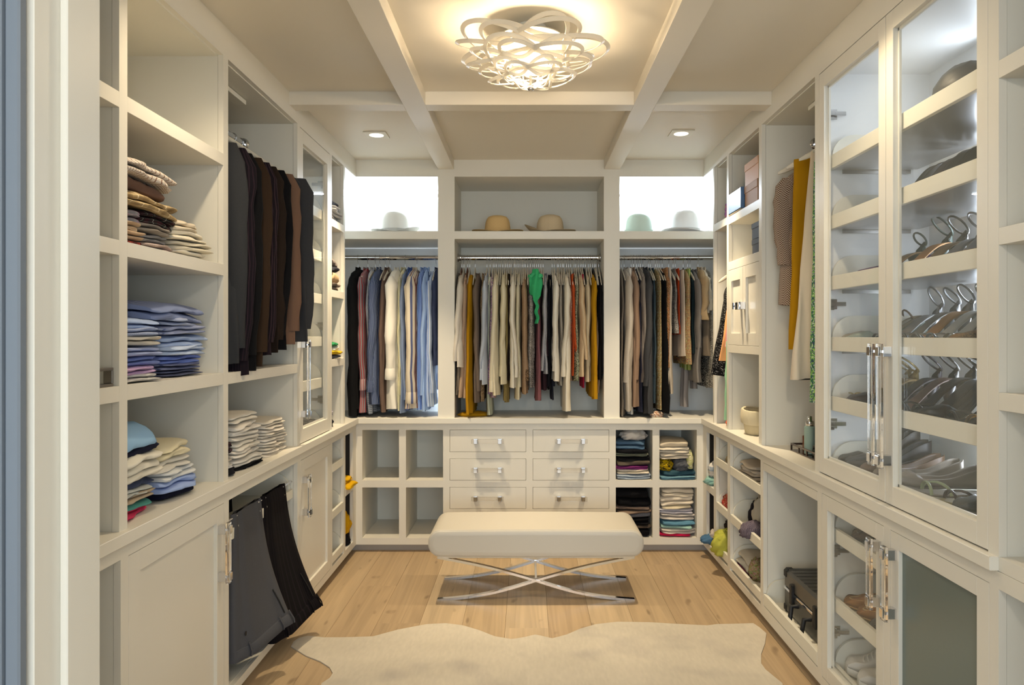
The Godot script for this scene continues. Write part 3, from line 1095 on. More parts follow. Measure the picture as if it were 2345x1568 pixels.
# g: kind, length, half depth, half thickness, sleeve length, flare
func garment(at: Vector3, yaw: float, kind: String, L: float, W: float, T: float, sl: float, m: Material, called: String, label: String, cat: String, drop := 0.10, flare := 0.12, cuff_m: Material = null, pocket := false) -> Node3D:
	var n := thing(called, label, cat, at)
	n.rotation.y = yaw
	var sd := rng.randf() * 50.0
	var b := MB.new()
	var rows := []
	var NR := 15
	var C := 30
	for i in NR:
		var s := i / (NR - 1.0)
		s = s * s * 0.55 + s * 0.45
		var y := -drop - (L - drop) * s
		var sh := clampf((y + drop) / -fall, 0.0, 1.0)      # how far down the shoulder slope
		var wz := lerpf(neck, W, sqrt(sh)) * (1.0 + flare * s)
		var tx := T * lerpf(0.45, 1.0, sqrt(sh)) * (1.0 + 0.15 * nz(s * 3.0, sd))
		if kind == "skirt":
			wz = W * (0.7 + 0.3 * s) * (1.0 + flare * s)
			tx = T * (0.35 + 0.65 * s)
		elif kind == "strap":
			wz = W * (1.0 + flare * s)
			tx = T
		var row := PackedVector3Array()
		for j in C:
			var a := TAU * j / C
			var cz := signf(cos(a)) * pow(absf(cos(a)), 0.75)
			var sx := signf(sin(a)) * pow(absf(sin(a)), 0.8)
			var z := wz * cz * (minf(1.0, back_reach / W) if cz < 0.0 else 1.0)
			var fold := 0.42 * tx * s * sin(z * 75.0 + sd + 1.5 * nz(s * 2.0, sd, z * 4.0)) + 0.35 * tx * nz(z * 14.0 + sd, s * 3.0)
			row.append(Vector3(tx * sx * (1.0 - 0.18 * sin(z * 60.0 + sd) * s) + fold + 0.008 * nz(s * 2.5, sd + 7.0), y + 0.012 * s * nz(z * 6.0, sd), z + 0.006 * nz(s * 4.0 + sd, 3.0)))
		rows.append(row)
	b.grid(rows, true, true, 4.0 * W, L)
	part("skirt_panel" if kind == "skirt" else "body", b, m, n)
	if sl > 0.0:
		var lean := rng.randf_range(-0.03, 0.03)
		for side in [1.0, -1.0]:
			b = MB.new()
			rows = []
			var SR := 12
			for i in SR:
				var s := i / (SR - 1.0)
				var y := -drop - fall + 0.023 - sl * s
				var rz := lerpf(0.064, 0.042, s) * (1.0 + 0.12 * nz(s * 5.0, sd + 3.0))
				var rx := maxf(T * 0.92, 0.012) * lerpf(1.05, 0.82, s) * (1.0 + 0.22 * nz(s * 6.0, sd + 9.0))
				if i == 0:
					rz *= 0.5
					rx *= 0.4
				var zc: float = side * ((W if side > 0.0 else minf(W, back_reach)) - 0.035 + 0.022 * sin(s * 2.6) + 0.012 * nz(s * 3.0, sd + side))
				var row := PackedVector3Array()
				for j in 16:
					var a := TAU * j / 16
					var wr := 1.0 + 0.13 * nz(s * 9.0 + 2.0 * cos(a), sd, 2.0 * sin(a))
					row.append(Vector3(rx * cos(a) * wr + lean * s * s + 0.010 * nz(s * 2.2, sd + 7.0 + side), y, zc + rz * sin(a) * wr))
				rows.append(row)
			b.grid(rows, true, true, 0.2, sl)
			var sleeve := part("sleeve", b, m, n)
			if cuff_m:
				b = MB.new()
				var last: PackedVector3Array = rows[SR - 1]
				var cen := Vector3.ZERO
				for p in last:
					cen += p / 16.0
				rows = []
				for e in [[1.04, 0.012], [1.12, 0.0], [1.16, -0.03], [1.2, -0.062], [0.95, -0.064]]:
					var row := PackedVector3Array()
					for p in last:
						row.append(cen + (p - cen) * e[0] + Vector3(0, e[1], 0))
					rows.append(row)
				b.grid(rows, true, true, 0.2, 0.08)
				part("cuff", b, cuff_m, sleeve)
	if kind == "shirt" or kind == "jacket":
		b = MB.new()
		rows = []
		for i in 13:
			var a := PI * (-0.12 + 1.24 * i / 12.0)
			var cc := Vector3(minf(T, 0.014) * 0.9 * cos(a), -drop - 0.004, 0.058 - 0.115 * sin(a) * 0.5)
			rows.append(PackedVector3Array([cc + Vector3(0, -0.012, 0.004), cc + Vector3(0, 0.02, -0.003), cc + Vector3(0.003, 0.018, 0.0), cc + Vector3(0.004, -0.014, 0.008)]))
		b.grid(rows, true, true, 0.04, 0.2)
		part("collar", b, m, n)
	if pocket:
		for k in 3:
			b = MB.new()
			b.lathe([Vector2(0.0005, 0.0), Vector2(0.0075, 0.001), Vector2(0.0075, 0.003), Vector2(0.0005, 0.004)], 12, Transform3D(Basis(Vector3(0, 0, 1), PI / 2), Vector3(T + 0.002, -drop - 0.035 - sl + 0.03 * k, W - 0.03)))
			part("button", b, M.black, n)
	return n

# ---------------------------------------------------------------- folded cloth: x across, z out to the front, y up
func folded(called: String, label: String, cat: String, at: Vector3, yaw: float, w: float, d: float, h: float, m: Material, layers := 2, droop := 0.0, group := "") -> float:
	var n := thing(called, label, cat, at, group)
	n.rotation = Vector3(rng.randf_range(-0.03, 0.04) * tilt, yaw, rng.randf_range(-0.035, 0.035) * tilt)
	var sd := rng.randf() * 90.0
	var b := MB.new()
	var NX := 13
	var C := 22
	for l in layers:
		var rows := []
		var y0 := h * l / layers
		var hl := h / layers * 0.5
		var dd := d * (1.0 - 0.07 * rng.randf())
		var wl := w * (1.0 - 0.06 * rng.randf())
		for i in NX:
			var s := sin(PI / 2 * (-1.0 + 2.0 * i / (NX - 1)))
			var edge := sqrt(maxf(0.0, 1.0 - pow(absf(s), 6.0)))
			var row := PackedVector3Array()
			for j in C:
				var a := TAU * j / C
				var cz := signf(cos(a)) * pow(absf(cos(a)), 0.34)
				var cy := signf(sin(a)) * pow(absf(sin(a)), 0.62)
				var z := dd * 0.5 * cz * (0.84 + 0.16 * edge)
				var x := wl * 0.5 * s
				var bulge := 1.0 + 0.3 * nz(x * 9.0 + sd, z * 9.0, l * 3.0)
				var y := y0 + hl + hl * cy * (0.7 + 0.3 * edge) * bulge
				y += (0.004 + h * 0.14) * nz(x * 8.0 + sd, z * 8.0) * (0.35 + 0.65 * l / maxf(1.0, layers))
				y -= droop * (pow(absf(s), 2.5) * 0.4 + 0.6 * pow(maxf(0.0, z / (0.5 * d)), 3.0))
				row.append(Vector3(x + 0.012 * nz(y0 * 9.0, z * 7.0, sd), maxf(y, 0.0) if droop == 0.0 else y, z + 0.022 * nz(x * 7.0 + sd, l * 4.0, 0.4 * cy)))
			rows.append(row)
		b.grid(rows, true, true, 2.0 * d, w)
	part("folded_body", b, m, n)
	return h

# crumpled cloth or pouch: a soft lump
func crumple(called: String, label: String, cat: String, at: Vector3, yaw: float, size: Vector3, m: Material, rough := 0.35, tilt := 0.0, group := "") -> MeshInstance3D:
	var b := MB.new()
	var sd := rng.randf() * 90.0
	var rows := []
	for i in 17:
		var t := PI * (0.015 + 0.97 * i / 16.0)
		var row := PackedVector3Array()
		for j in 26:
			var a := TAU * j / 26
			var dir := Vector3(sin(t) * cos(a), cos(t), sin(t) * sin(a))
			var rdg := 1.0 - absf(nz(dir.x * 2.2 + sd, dir.y * 2.2, dir.z * 2.2)) * 2.0
			var k := 1.0 - rough * 0.25 + rough * 0.5 * (rdg - 0.5) + rough * 0.22 * nz(dir.x * 5.0, dir.y * 5.0 + sd, dir.z * 5.0)
			var p := dir * k
			p.y = maxf(p.y, -0.55)
			row.append(Vector3(p.x * size.x, (p.y + 0.55) / 1.55 * size.y, p.z * size.z) * Vector3(0.5, 1, 0.5))
		rows.append(row)
	b.grid(rows, true, true, size.x * 2.0, size.y * 2.0)
	return single(called, b, m, label, cat, Transform3D(Basis(Vector3.UP, yaw) * Basis(Vector3(1, 0, 0), tilt), at), group)
const LEFT_BAY := [
	"-1.164|1.068|0.23|0.0378|0.878|0.085|0.12|0|jacket|141416||coat|long black coat at the far left end of the left hanging bay|coat",
	"-1.111|1.054|0.2|0.0262|0.694|0.085|0.05|0|shirt|stripe:0.09:8e8a8c:9c3a3c:a8444a|stripe:0.06:b9b4b2:9c3a3c:a8444a|shirt|red and grey striped shirt beside the long black coat|shirt",
	"-1.065|1.063|0.16|0.0233|0.79|0.085|0.12|0|shirt|check:0.035:d7d9dc:26304a||shirt|white shirt with dark windowpane checks behind the navy pinstripe shirt|shirt",
	"-1.021|0.996|0.25|0.032|0.702|0.085|0.05|0|shirt|pin:0.06:2e3d63:9aa5bd|pin:0.06:2e3d63:9aa5bd|shirt|navy pinstriped shirt with buttoned cuff in the left bay|shirt",
	"-0.966|1.045|0.2|0.0204|0.849|0.085|0.12|0|shirt|6d5a50||shirt|mid brown shirt between navy pinstriped and white shirts|shirt",
	"-0.899|1.025|0.25|0.0407|0.621|0.085|0.05|0|shirt|ece8dc|ece8dc|shirt|plain white shirt hanging forward in the left bay|shirt",
	"-0.855|1.039|0.18|0.0175|0.79|0.085|0.12|0|shirt|d9d3ae||shirt|pale yellow shirt just right of the plain white shirt|shirt",
	"-0.835|1.054|0.2|0.0175|0.809|0.096|0.12|0|shirt|7f8fae||shirt|grey-blue shirt partly hidden by the white shirt|shirt",
	"-0.806|1.039|0.16|0.0175|0.776|0.085|0.12|0|shirt|4a63a0||shirt|medium blue shirt left of the cream striped shirt|shirt",
	"-0.774|1.025|0.24|0.0407|0.778|0.085|0.05|0|shirt|stripe:0.13:ddd2be:7d4c46:5a6388:c9bca8|stripe:0.13:ddd2be:7d4c46:5a6388:c9bca8|shirt|cream shirt with brown and blue stripes and turned cuff|shirt",
	"-0.721|1.033|0.18|0.0233|0.834|0.085|0.12|0|shirt|stripe:0.09:7f9bd4:5f7dbe:a9bfe6||shirt|blue striped shirt right of the cream striped shirt|shirt",
	"-0.689|1.039|0.2|0.0204|0.79|0.085|0.12|0|shirt|9db9e6||shirt|plain sky blue shirt in the left hanging bay|shirt",
	"-0.66|1.016|0.18|0.0204|0.75|0.111|0.12|0|shirt|stripe:0.1:dbe4f2:7f9fd8:b9cbe8||shirt|pale blue shirt with fine stripes near the light strip|shirt",
	"-0.623|0.74|0.18|0.0233|0.485|0.085|0.12|0|shirt|39415c||shirt|short navy shirt at the right end of the left bay|shirt",
]
const CENTRE_BAY := [
	"-0.45|0.745|0.25|0.0229|0.531|0.125|0.12|0|shirt|d9d2c6||blouse|off-white long sleeved top at the left end of the centre bay|top",
	"-0.463|0.929|0.18|0.0165|0.729|0.125|0.12|0|shirt|8d8070||cardigan|taupe cardigan with flared sleeve behind the off-white top|top",
	"-0.418|0.956|0.2|0.0193|0.775|0.125|0.12|0|shirt|b79d84||cardigan|peach-tan cardigan with flared cuff left of the mustard dress|top",
	"-0.388|1.057|0.23|0.0248|0|0.125|0.2|0|dress|a97c10||dress|long mustard dress touching the worktop in the centre bay|dress",
	"-0.341|0.984|0.23|0.0202|0.729|0.125|0.12|0|jacket|6f6258||jacket|grey-brown jacket right of the long mustard dress|jacket",
	"-0.302|0.975|0.18|0.011|0.765|0.125|0.12|0|shirt|leopard:0.12:b79d78:86694a:2a2420||blouse|narrow snake print top left of the pale blue blouse|top",
	"-0.285|0.864|0.24|0.0193|0.593|0.125|0.12|0|shirt|b4bcc8|b9c2ce|blouse|pale grey-blue blouse with dark dots on its cuff|top",
	"-0.258|1.066|0.17|0.0165|0|0.145|0.12|0|strap|b9bda8||dress|long pale sage slip dress reaching the worktop|dress",
	"-0.236|0.956|0.2|0.0165|0.752|0.125|0.12|0|shirt|floral:0.16:d8c9c6:b04a9a:7d5fa8:e8b49c:5a5f76||blouse|white blouse with purple and pink flowers|top",
	"-0.215|0.931|0.25|0.022|0.671|0.125|0.12|0|shirt|ddd3b8|ddd3b8|blouse|cream blouse with long turned cuff right of the floral blouse|top",
	"-0.162|0.86|0.23|0.022|0.57|0.125|0.12|0|shirt|d9cfb0|d9cfb0|blouse|pale cream crepe blouse with open cuff|top",
	"-0.14|0.988|0.16|0.0138|0.736|0.125|0.12|0|shirt|93804f|93804f|blouse|olive khaki blouse behind the pale cream blouse|top",
	"-0.124|0.837|0.18|0.0083|0.522|0.125|0.12|0|strap|2b201d||vest|narrow dark brown top right of the olive blouse|top",
	"-0.102|0.883|0.24|0.0202|0.575|0.125|0.12|0|shirt|e6dfce|e6dfce|blouse|bright white blouse sixth from left among the pale ones|top",
	"-0.066|0.965|0.18|0.0165|0.706|0.125|0.12|0|shirt|e0d5b4||blouse|ivory silk top left of the python print shirt|top",
	"-0.02|0.929|0.23|0.0202|0.587|0.136|0.12|0|shirt|leopard:0.05:b3987a:94775c:5c4436|leopard:0.1:9a7c5c:2a2220:1e1816|blouse|beige python print shirt with dark patterned cuff|top",
	"-0.021|0.883|0.14|0.0101|0.568|0.125|0.12|0|shirt|leopard:0.1:c9b595:8a6c48:1e1815||blouse|slim leopard print top behind the python print shirt|top",
	"0.024|0.883|0.2|0.0202|0.518|0.182|0.12|0|shirt|lace:0.09:d9d0c0:24242c|lace:0.09:d9d0c0:24242c|blouse|black and white paisley blouse left of the green scarf|top",
	"0.075|0.975|0.2|0.0174|0|0.205|0.1|0|dress|8a5a5e||dress|dusty mauve pink dress right of the green chiffon|dress",
	"0.113|0.906|0.18|0.0165|0.488|0.136|0.12|0|shirt|36242a||blouse|dark aubergine top between mauve dress and zigzag knit|top",
	"0.119|0.791|0.22|0.0156|0.596|0.125|0.12|0|shirt|zigzag:0.05:d2d2d8:3e4048||sweater|grey and white zigzag knit in the centre bay|sweater",
	"0.147|0.91|0.16|0.0083|0.695|0.136|0.12|0|shirt|1b1b20||blouse|black top right of the zigzag knit|top",
	"0.168|0.975|0.12|0.0092|0.706|0.125|0.12|0|skirt|2a2c36||trousers|dark navy trousers left of the white shirt|trousers",
	"0.187|0.837|0.25|0.0202|0.534|0.125|0.12|0|shirt|e8e2d4|e8e2d4|blouse|crisp white shirt with square cuff in the right half|shirt",
	"0.225|0.883|0.16|0.0119|0.614|0.125|0.12|0|shirt|b9ad9c||blouse|grey-beige blouse between the two white shirts|top",
	"0.265|1.043|0.25|0.022|0.57|0.125|0.12|0|shirt|e4dcca|e4dcca|blouse|long white tunic with buttoned cuff and trailing tie|top",
	"0.292|0.846|0.16|0.0092|0.585|0.154|0.12|0|shirt|floral:0.1:d8b9a0:a83a40:c86a5c:4a7d58||blouse|red and pink patterned blouse right of the white tunic|top",
	"0.305|0.809|0.19|0.0083|0.522|0.125|0.12|0|strap|c4562c||top|bright orange top peeking between patterned blouses|top",
	"0.327|0.837|0.2|0.0184|0|0.125|0.12|0|dress|floral:0.2:d3c8ac:2c3a30:1d1f1e:7f9468||blouse|cream top with black and green border print|top",
	"0.363|0.809|0.23|0.0202|0.52|0.127|0.12|0|shirt|cdb592||blouse|beige blouse with gathered balloon sleeve|top",
	"0.376|0.892|0.15|0.0076|0|0.125|0.12|0|strap|a8203c||top|slim crimson top behind the beige balloon sleeve|top",
	"0.405|0.846|0.2|0.0202|0.568|0.125|0.12|0|shirt|d3c3a2||blouse|ruffled cream blouse left of the mustard blouse|top",
	"0.444|0.956|0.24|0.0184|0.703|0.125|0.12|0|shirt|ad8012|ad8012|blouse|mustard blouse with pearl button cuff at right|top",
	"0.483|0.837|0.2|0.0165|0.594|0.145|0.12|0|jacket|131316||jacket|black jacket at the right end of the centre bay|jacket",
	"0.476|0.929|0.14|0.0092|0.686|0.182|0.12|0|shirt|b59a80||blouse|tan sleeve hanging below the black jacket|top",
]
const RIGHT_BAY := [
	"0.634|1.072|0.2|0.0138|0|0.085|0.12|0|dress|lace:0.06:8e8377:6f665c||dress|taupe lace dress at the left end of the right bay|dress",
	"0.674|1.033|0.25|0.0257|0.702|0.085|0.12|0|jacket|b5ada2||cardigan|long pale grey cardigan right of the taupe lace dress|cardigan",
	"0.692|1.07|0.16|0.0165|0|0.085|0.12|0|strap|d8d3ca||dress|white jersey dress with a knotted end on the worktop|dress",
	"0.718|1.014|0.23|0.0257|0.684|0.085|0.12|0|jacket|8f7663||cardigan|soft brown waterfall cardigan in the right bay|cardigan",
	"0.754|1.051|0.18|0.0147|0.825|0.1|0.12|0|shirt|2e2f3e||cardigan|dark navy knit right of the brown cardigan|sweater",
	"0.773|0.849|0.22|0.0202|0.61|0.085|0.12|0|shirt|857d76||sweater|grey ribbed sweater with short hanging sleeve|sweater",
	"0.805|1.056|0.25|0.0257|0.725|0.085|0.12|0|jacket|3f4043||cardigan|long charcoal cardigan in the right bay|cardigan",
	"0.847|0.987|0.18|0.0138|0.65|0.091|0.12|0|shirt|tweed:0.05:2c3a42:485660||jacket|dark teal tweed jacket beside the charcoal cardigan|jacket",
	"0.882|1.033|0.2|0.0156|0|0.085|0.12|0|dress|floral:0.09:38402a:6f8a48:b09a50:b0522a:c8c8b0||dress|green and rust floral maxi dress|dress",
	"0.922|1.051|0.2|0.0239|0|0.091|0.35|0|dress|0e0e10||dress|black fringed dress flaring to the worktop|dress",
	"0.938|0.757|0.2|0.0147|0.565|0.085|0.12|0|strap|floral:0.1:b5693a:d9c3a4:7d3a1e:3f6048||scarf|rust and cream printed scarf draped beside the black dress|scarf",
	"0.953|0.923|0.19|0.0156|0.748|0.085|0.12|0|strap|c2b6a6||top|cream draped sleeve left of the monochrome skirt|top",
	"0.996|0.523|0.2|0.0211|0|0.085|0.12|0|skirt|lace:0.12:c9c3bb:1c1d22||skirt|black and white flecked skirt clipped to a hanger|skirt",
	"1.022|0.528|0.15|0.0083|0|0.085|0.12|0|strap|b0411e||top|red-orange printed top behind the flecked skirt|top",
	"1.042|0.679|0.19|0.0119|0|0.1|0.12|0|strap|c9bcae||top|cream tunic left of the olive floral dress|top",
	"1.073|0.73|0.22|0.022|0|0.085|0.1|0|dress|floral:0.13:9c9a66:b0803c:4c6a72:c7bd8a:a04a40||dress|olive dress with scattered flowers and green striped hem|dress",
	"1.096|0.767|0.12|0.0165|0|0.085|0.12|0|strap|stripe:0.05:8a9a52:b9c9a0:6f8a3c:c9c060||dress|green and white striped knit strap dress|dress",
	"1.114|0.656|0.16|0.0211|0|0.085|0.12|0|dress|1d2c30||top|dark teal lace top near the right back corner|top",
	"1.143|0.849|0.2|0.0229|0.458|0.1|0.12|0|shirt|827d79||tunic|grey linen tunic with long sash|top",
	"1.093|1.033|0.04|0.0193|0|0.228|0.12|0|strap|8f8a8a||sash|grey cloth sash trailing to the worktop|sash",
	"1.153|0.909|0.04|0.0174|0|0.228|0.12|0|strap|86807e||sash|shorter grey cloth sash near the right corner|sash",
	"1.179|0.436|0.24|0.0275|0.243|0.085|0.12|0|jacket|b9a07c||jacket|tan suede jacket hanging highest at the right corner|jacket",
	"1.202|0.39|0.2|0.0239|0.163|0.085|0.12|0|shirt|ddd2bf|ddd2bf|jacket|cream linen jacket right of the tan suede jacket|jacket",
	"1.203|0.679|0.18|0.0266|0|0.201|0.12|0|dress|857868||dress|taupe dress below the cream linen jacket|dress",
	"1.227|0.891|0.2|0.011|0|0.085|0.12|0|dress|lace:0.12:d9d6cc:141416||dress|white lace dress with black motif at the corner post|dress",
]
# ---------------------------------------------------------------- what the closet holds
func yaw_of(side: String) -> float:
	return {"L": PI / 2, "R": -PI / 2, "B": 0.0}[side]

# "height|width|depth|shift along the wall|layers|droop|cloth|node|label|category", bottom item first
func stack(side: String, u: float, v: float, w: float, items: Array) -> void:
	tilt = 0.0
	v += 0.001
	for s in items:
		var p: PackedStringArray = s.split("|")
		var at := cs(side, u + float(p[3]) + rng.randf_range(-0.006, 0.006), v, w + rng.randf_range(-0.012, 0.012))
		v += folded(p[7], p[8], p[9], at, yaw_of(side) + rng.randf_range(-0.14, 0.14), float(p[1]), float(p[2]), float(p[0]), F(p[6]), int(p[4]), float(p[5]))
		tilt = 1.0

func hung(table: Array) -> void:
	for s in table:
		var p: PackedStringArray = s.split("|")
		garment(Vector3(float(p[0]), 1.973, -5.0), float(p[7]), p[8], float(p[1]), float(p[2]), float(p[3]), float(p[4]), F(p[9]), p[11], p[12], p[13], float(p[5]), float(p[6]), F(p[10]) if p[10] else null)

func things() -> void:
	bench()
	rug()
	hats()
	hung(LEFT_BAY)
	neck = 0.10
	fall = 0.075
	hung(CENTRE_BAY)
	neck = 0.055
	fall = 0.085
	hung(RIGHT_BAY)
	rail_hangers("left", LEFT_BAY, 0.0, 1.0, [820, 842.5, 860, 870, 883, 893, 928, 955, 999], [], [], 0.085)
	rail_hangers("centre", CENTRE_BAY, 1030.0, 6.338, [175, 205, 260, 290, 370, 540, 585, 630, 655, 680, 715, 740, 770, 805, 835, 865, 890, 935, 960, 990, 1018, 1048, 1075, 1095, 1130, 1170, 1205, 1230, 1260, 1290, 1320, 1355, 1485, 1515, 1560, 1580, 1610, 1640, 1655, 1695, 1725, 1755, 1805, 1830, 1865, 1895, 1920, 1945, 1970, 2010, 2040, 2075, 2100, 2120, 2160], [175, 260], [2075, 1945], 0.115)
	rail_hangers("right", RIGHT_BAY, 1390.0, 6.338, [205, 250, 350, 385, 430, 460, 485, 520, 600, 625, 700, 735, 765, 800, 895, 960, 990, 1105, 1170, 1205, 1320], [], [800, 990, 1105, 1205, 1320], 0.085)
	scarf()
	jackets()
	left_shelves()
	right_side()
	shoes()

# where each hanger sits along a rail, named after the garment it holds or is next to
func rail_hangers(where: String, table: Array, p0: float, k: float, marks: Array, wood: Array, black: Array, slope: float) -> void:
	var stop := RegEx.create_from_string(" (with|left|right|beside|behind|in|between|at|hanging|touching|reaching|peeking|near|just|partly|below|flaring|draped|clipped|trailing|sixth|beneath|and its)( |$).*")
	var todo := []
	var count := {}
	for x in marks:
		var px: float = p0 + x / k
		var gx := (px - 1208.0) / 330.0
		var best := 9.0
		var row: PackedStringArray
		for s in table:
			var p: PackedStringArray = s.split("|")
			if absf(float(p[0]) - gx) < absf(best):
				best = gx - float(p[0])
				row = p
		var kind := "brown wooden" if x in wood else ("black" if x in black else "white")
		var rel := "holding" if absf(best) < 0.006 else ("just right of" if best > 0.0 else "just left of")
		var lb := "%s hanger %s the %s in the %s bay" % [kind, rel, stop.sub(row[12], ""), where]
		count[lb] = count.get(lb, 0) + 1
		todo.append([gx, kind, lb])
	for t in todo:
		var m: Material = {"brown wooden": M.wood, "black": M.black, "white": M.hanger}[t[1]]
		hanger(Vector3(t[0], 1.973, -5.0), rng.randf_range(-0.012, 0.012), m, t[2], "hangers on the %s bay rail" % where if count[t[2]] > 1 else "", 0.1 if t[1] == "black" and where == "right" else 0.205, "clothes_hanger", slope)

func scarf() -> void:
	# green chiffon with a frill, draped over the centre bay hangers
	var b := MB.new()
	var rows := []
	for i in 22:
		var s := i / 21.0
		var y := -0.10 - 0.36 * s
		var wx := lerpf(0.020, 0.044, smoothstep(0.0, 0.2, s)) if s < 0.35 else lerpf(0.047, 0.012, clampf((s - 0.35) / 0.25, 0, 1))
		var row := PackedVector3Array()
		for j in 24:
			var a := TAU * j / 24
			var x := wx * cos(a) + 0.006 * sin(30.0 * s) * (1.0 if s > 0.5 else 0.2)
			row.append(Vector3(x + 0.012 * s, y + (0.02 * cos(a * 3.0) if s > 0.3 and s < 0.45 else 0.0), 0.235 + (0.016 + 0.008 * nz(s * 9.0, cos(a) * 3.0)) * sin(a) + 0.012 * sin(5.0 * x / 0.05 + 7.0 * s)))
		rows.append(row)
	b.grid(rows, true, true, 0.3, 0.4)
	var n := thing("scarf", "emerald green chiffon top with frilled tail draped over the centre hangers", "scarf", Vector3(0.052, 1.973, -5.0))
	part("drape", b, F("3aa86c"), n)
	b = MB.new()
	rows = []
	for i in 25:
		var a := TAU * i / 24.0
		rows.append(PackedVector3Array([Vector3(0.034 * cos(a), -0.135 + 0.008 * sin(a * 4.0), 0.235 + 0.018 * sin(a)), Vector3(0.05 * cos(a), -0.148 + 0.012 * sin(a * 5.0), 0.238 + 0.026 * sin(a))]))
	b.grid(rows, false, false, 0.1, 0.1, Transform3D(), Vector3(0, 0, 1))
	part("frill", b, F("48b67a"), n)
	# mustard hem spreading on the worktop
	crumple("dress_train", "mustard dress train spread on the worktop below the pale dresses", "dress", Vector3(-0.36, TOP, -4.87), 0.2, Vector3(0.24, 0.035, 0.12), F("9c7310"), 0.3)
	crumple("scarf", "rust and white printed scarf lying on the right bay worktop", "scarf", Vector3(0.865, TOP, -4.83), 0.1, Vector3(0.1, 0.04, 0.08), F("floral:0.08:e2dccd:b5652c:6b3a2a"), 0.4)

func jackets() -> void:
	var t := [
		[2.785, 0.275, 0.034, 1.05, 0.62, "tweed:0.04:2c2d30:383a3e", "charcoal suit jacket nearest the doorway on the left rail"],
		[2.865, 0.28, 0.03, 1.10, 0.66, "pin:0.10:17131a:2c2028", "black suit jacket with fine purple pinstripes, second on the left rail"],
		[2.945, 0.28, 0.03, 1.08, 0.66, "121214", "plain black suit jacket, third on the left rail"],
		[3.02, 0.29, 0.03, 1.07, 0.66, "tweed:0.03:3a2c20:2a1f17", "dark brown wool jacket in the middle of the left rail"],
		[3.10, 0.29, 0.03, 1.03, 0.64, "pin:0.10:1a141a:382a30", "black pinstriped jacket right of the dark brown wool jacket"],
		[3.175, 0.295, 0.03, 1.02, 0.64, "tweed:0.03:2b211b:1e1713", "espresso brown jacket left of the last black jacket"],
		[3.25, 0.30, 0.03, 1.0, 0.62, "0e0e11", "black blazer with sleeve buttons just left of the tan jacket"],
		[3.325, 0.315, 0.034, 0.98, 0.60, "6b5345", "tan brown suit jacket second from the right on the left rail"],
		[3.42, 0.345, 0.036, 0.97, 0.60, "tweed:0.04:3c3d41:2f3033", "grey wool jacket reaching out furthest at the right of the rail"],
	]
	for j in t:
		garment(Vector3(-1.40, 2.376, -j[0]), PI / 2, "jacket", j[3], j[1], j[2], j[3] - 0.135 - 0.062 - 0.06, F(j[5]), "suit_jacket", j[6], "jacket", 0.135, 0.03, null, true)
		hanger(Vector3(-1.40, 2.376, -j[0]), PI / 2, M.hanger, "white contoured hanger under a suit jacket on the left rail", "hangers under the suit jackets", 0.235, "coat_hanger")
	hanger(Vector3(-1.40, 2.376, -3.505), PI / 2, M.hanger, "empty white contoured hanger at the far end of the left rail", "", 0.25, "coat_hanger")
	# trousers over the pull-out rack
	trousers("grey", 2.835, 3.13, -1.165, 2.80, 3.165, -1.155, -1.05, 0.158, 0.19, F("tweed:0.03:55565c:48494e"), "mid grey pleated trousers hanging upside down from the pull-out rack")
	trousers("black", 3.15, 3.44, -1.165, 3.14, 3.52, -1.12, -1.03, 0.09, 0.13, F("pin:0.09:0f0e11:1d171e"), "black pinstriped trousers right of the grey trousers on the rack")
	trousers("dark", 2.80, 3.22, -1.33, 2.80, 3.25, -1.33, -1.30, 0.16, 0.18, F("121214"), "black trousers at the back of the rack behind the grey pair")

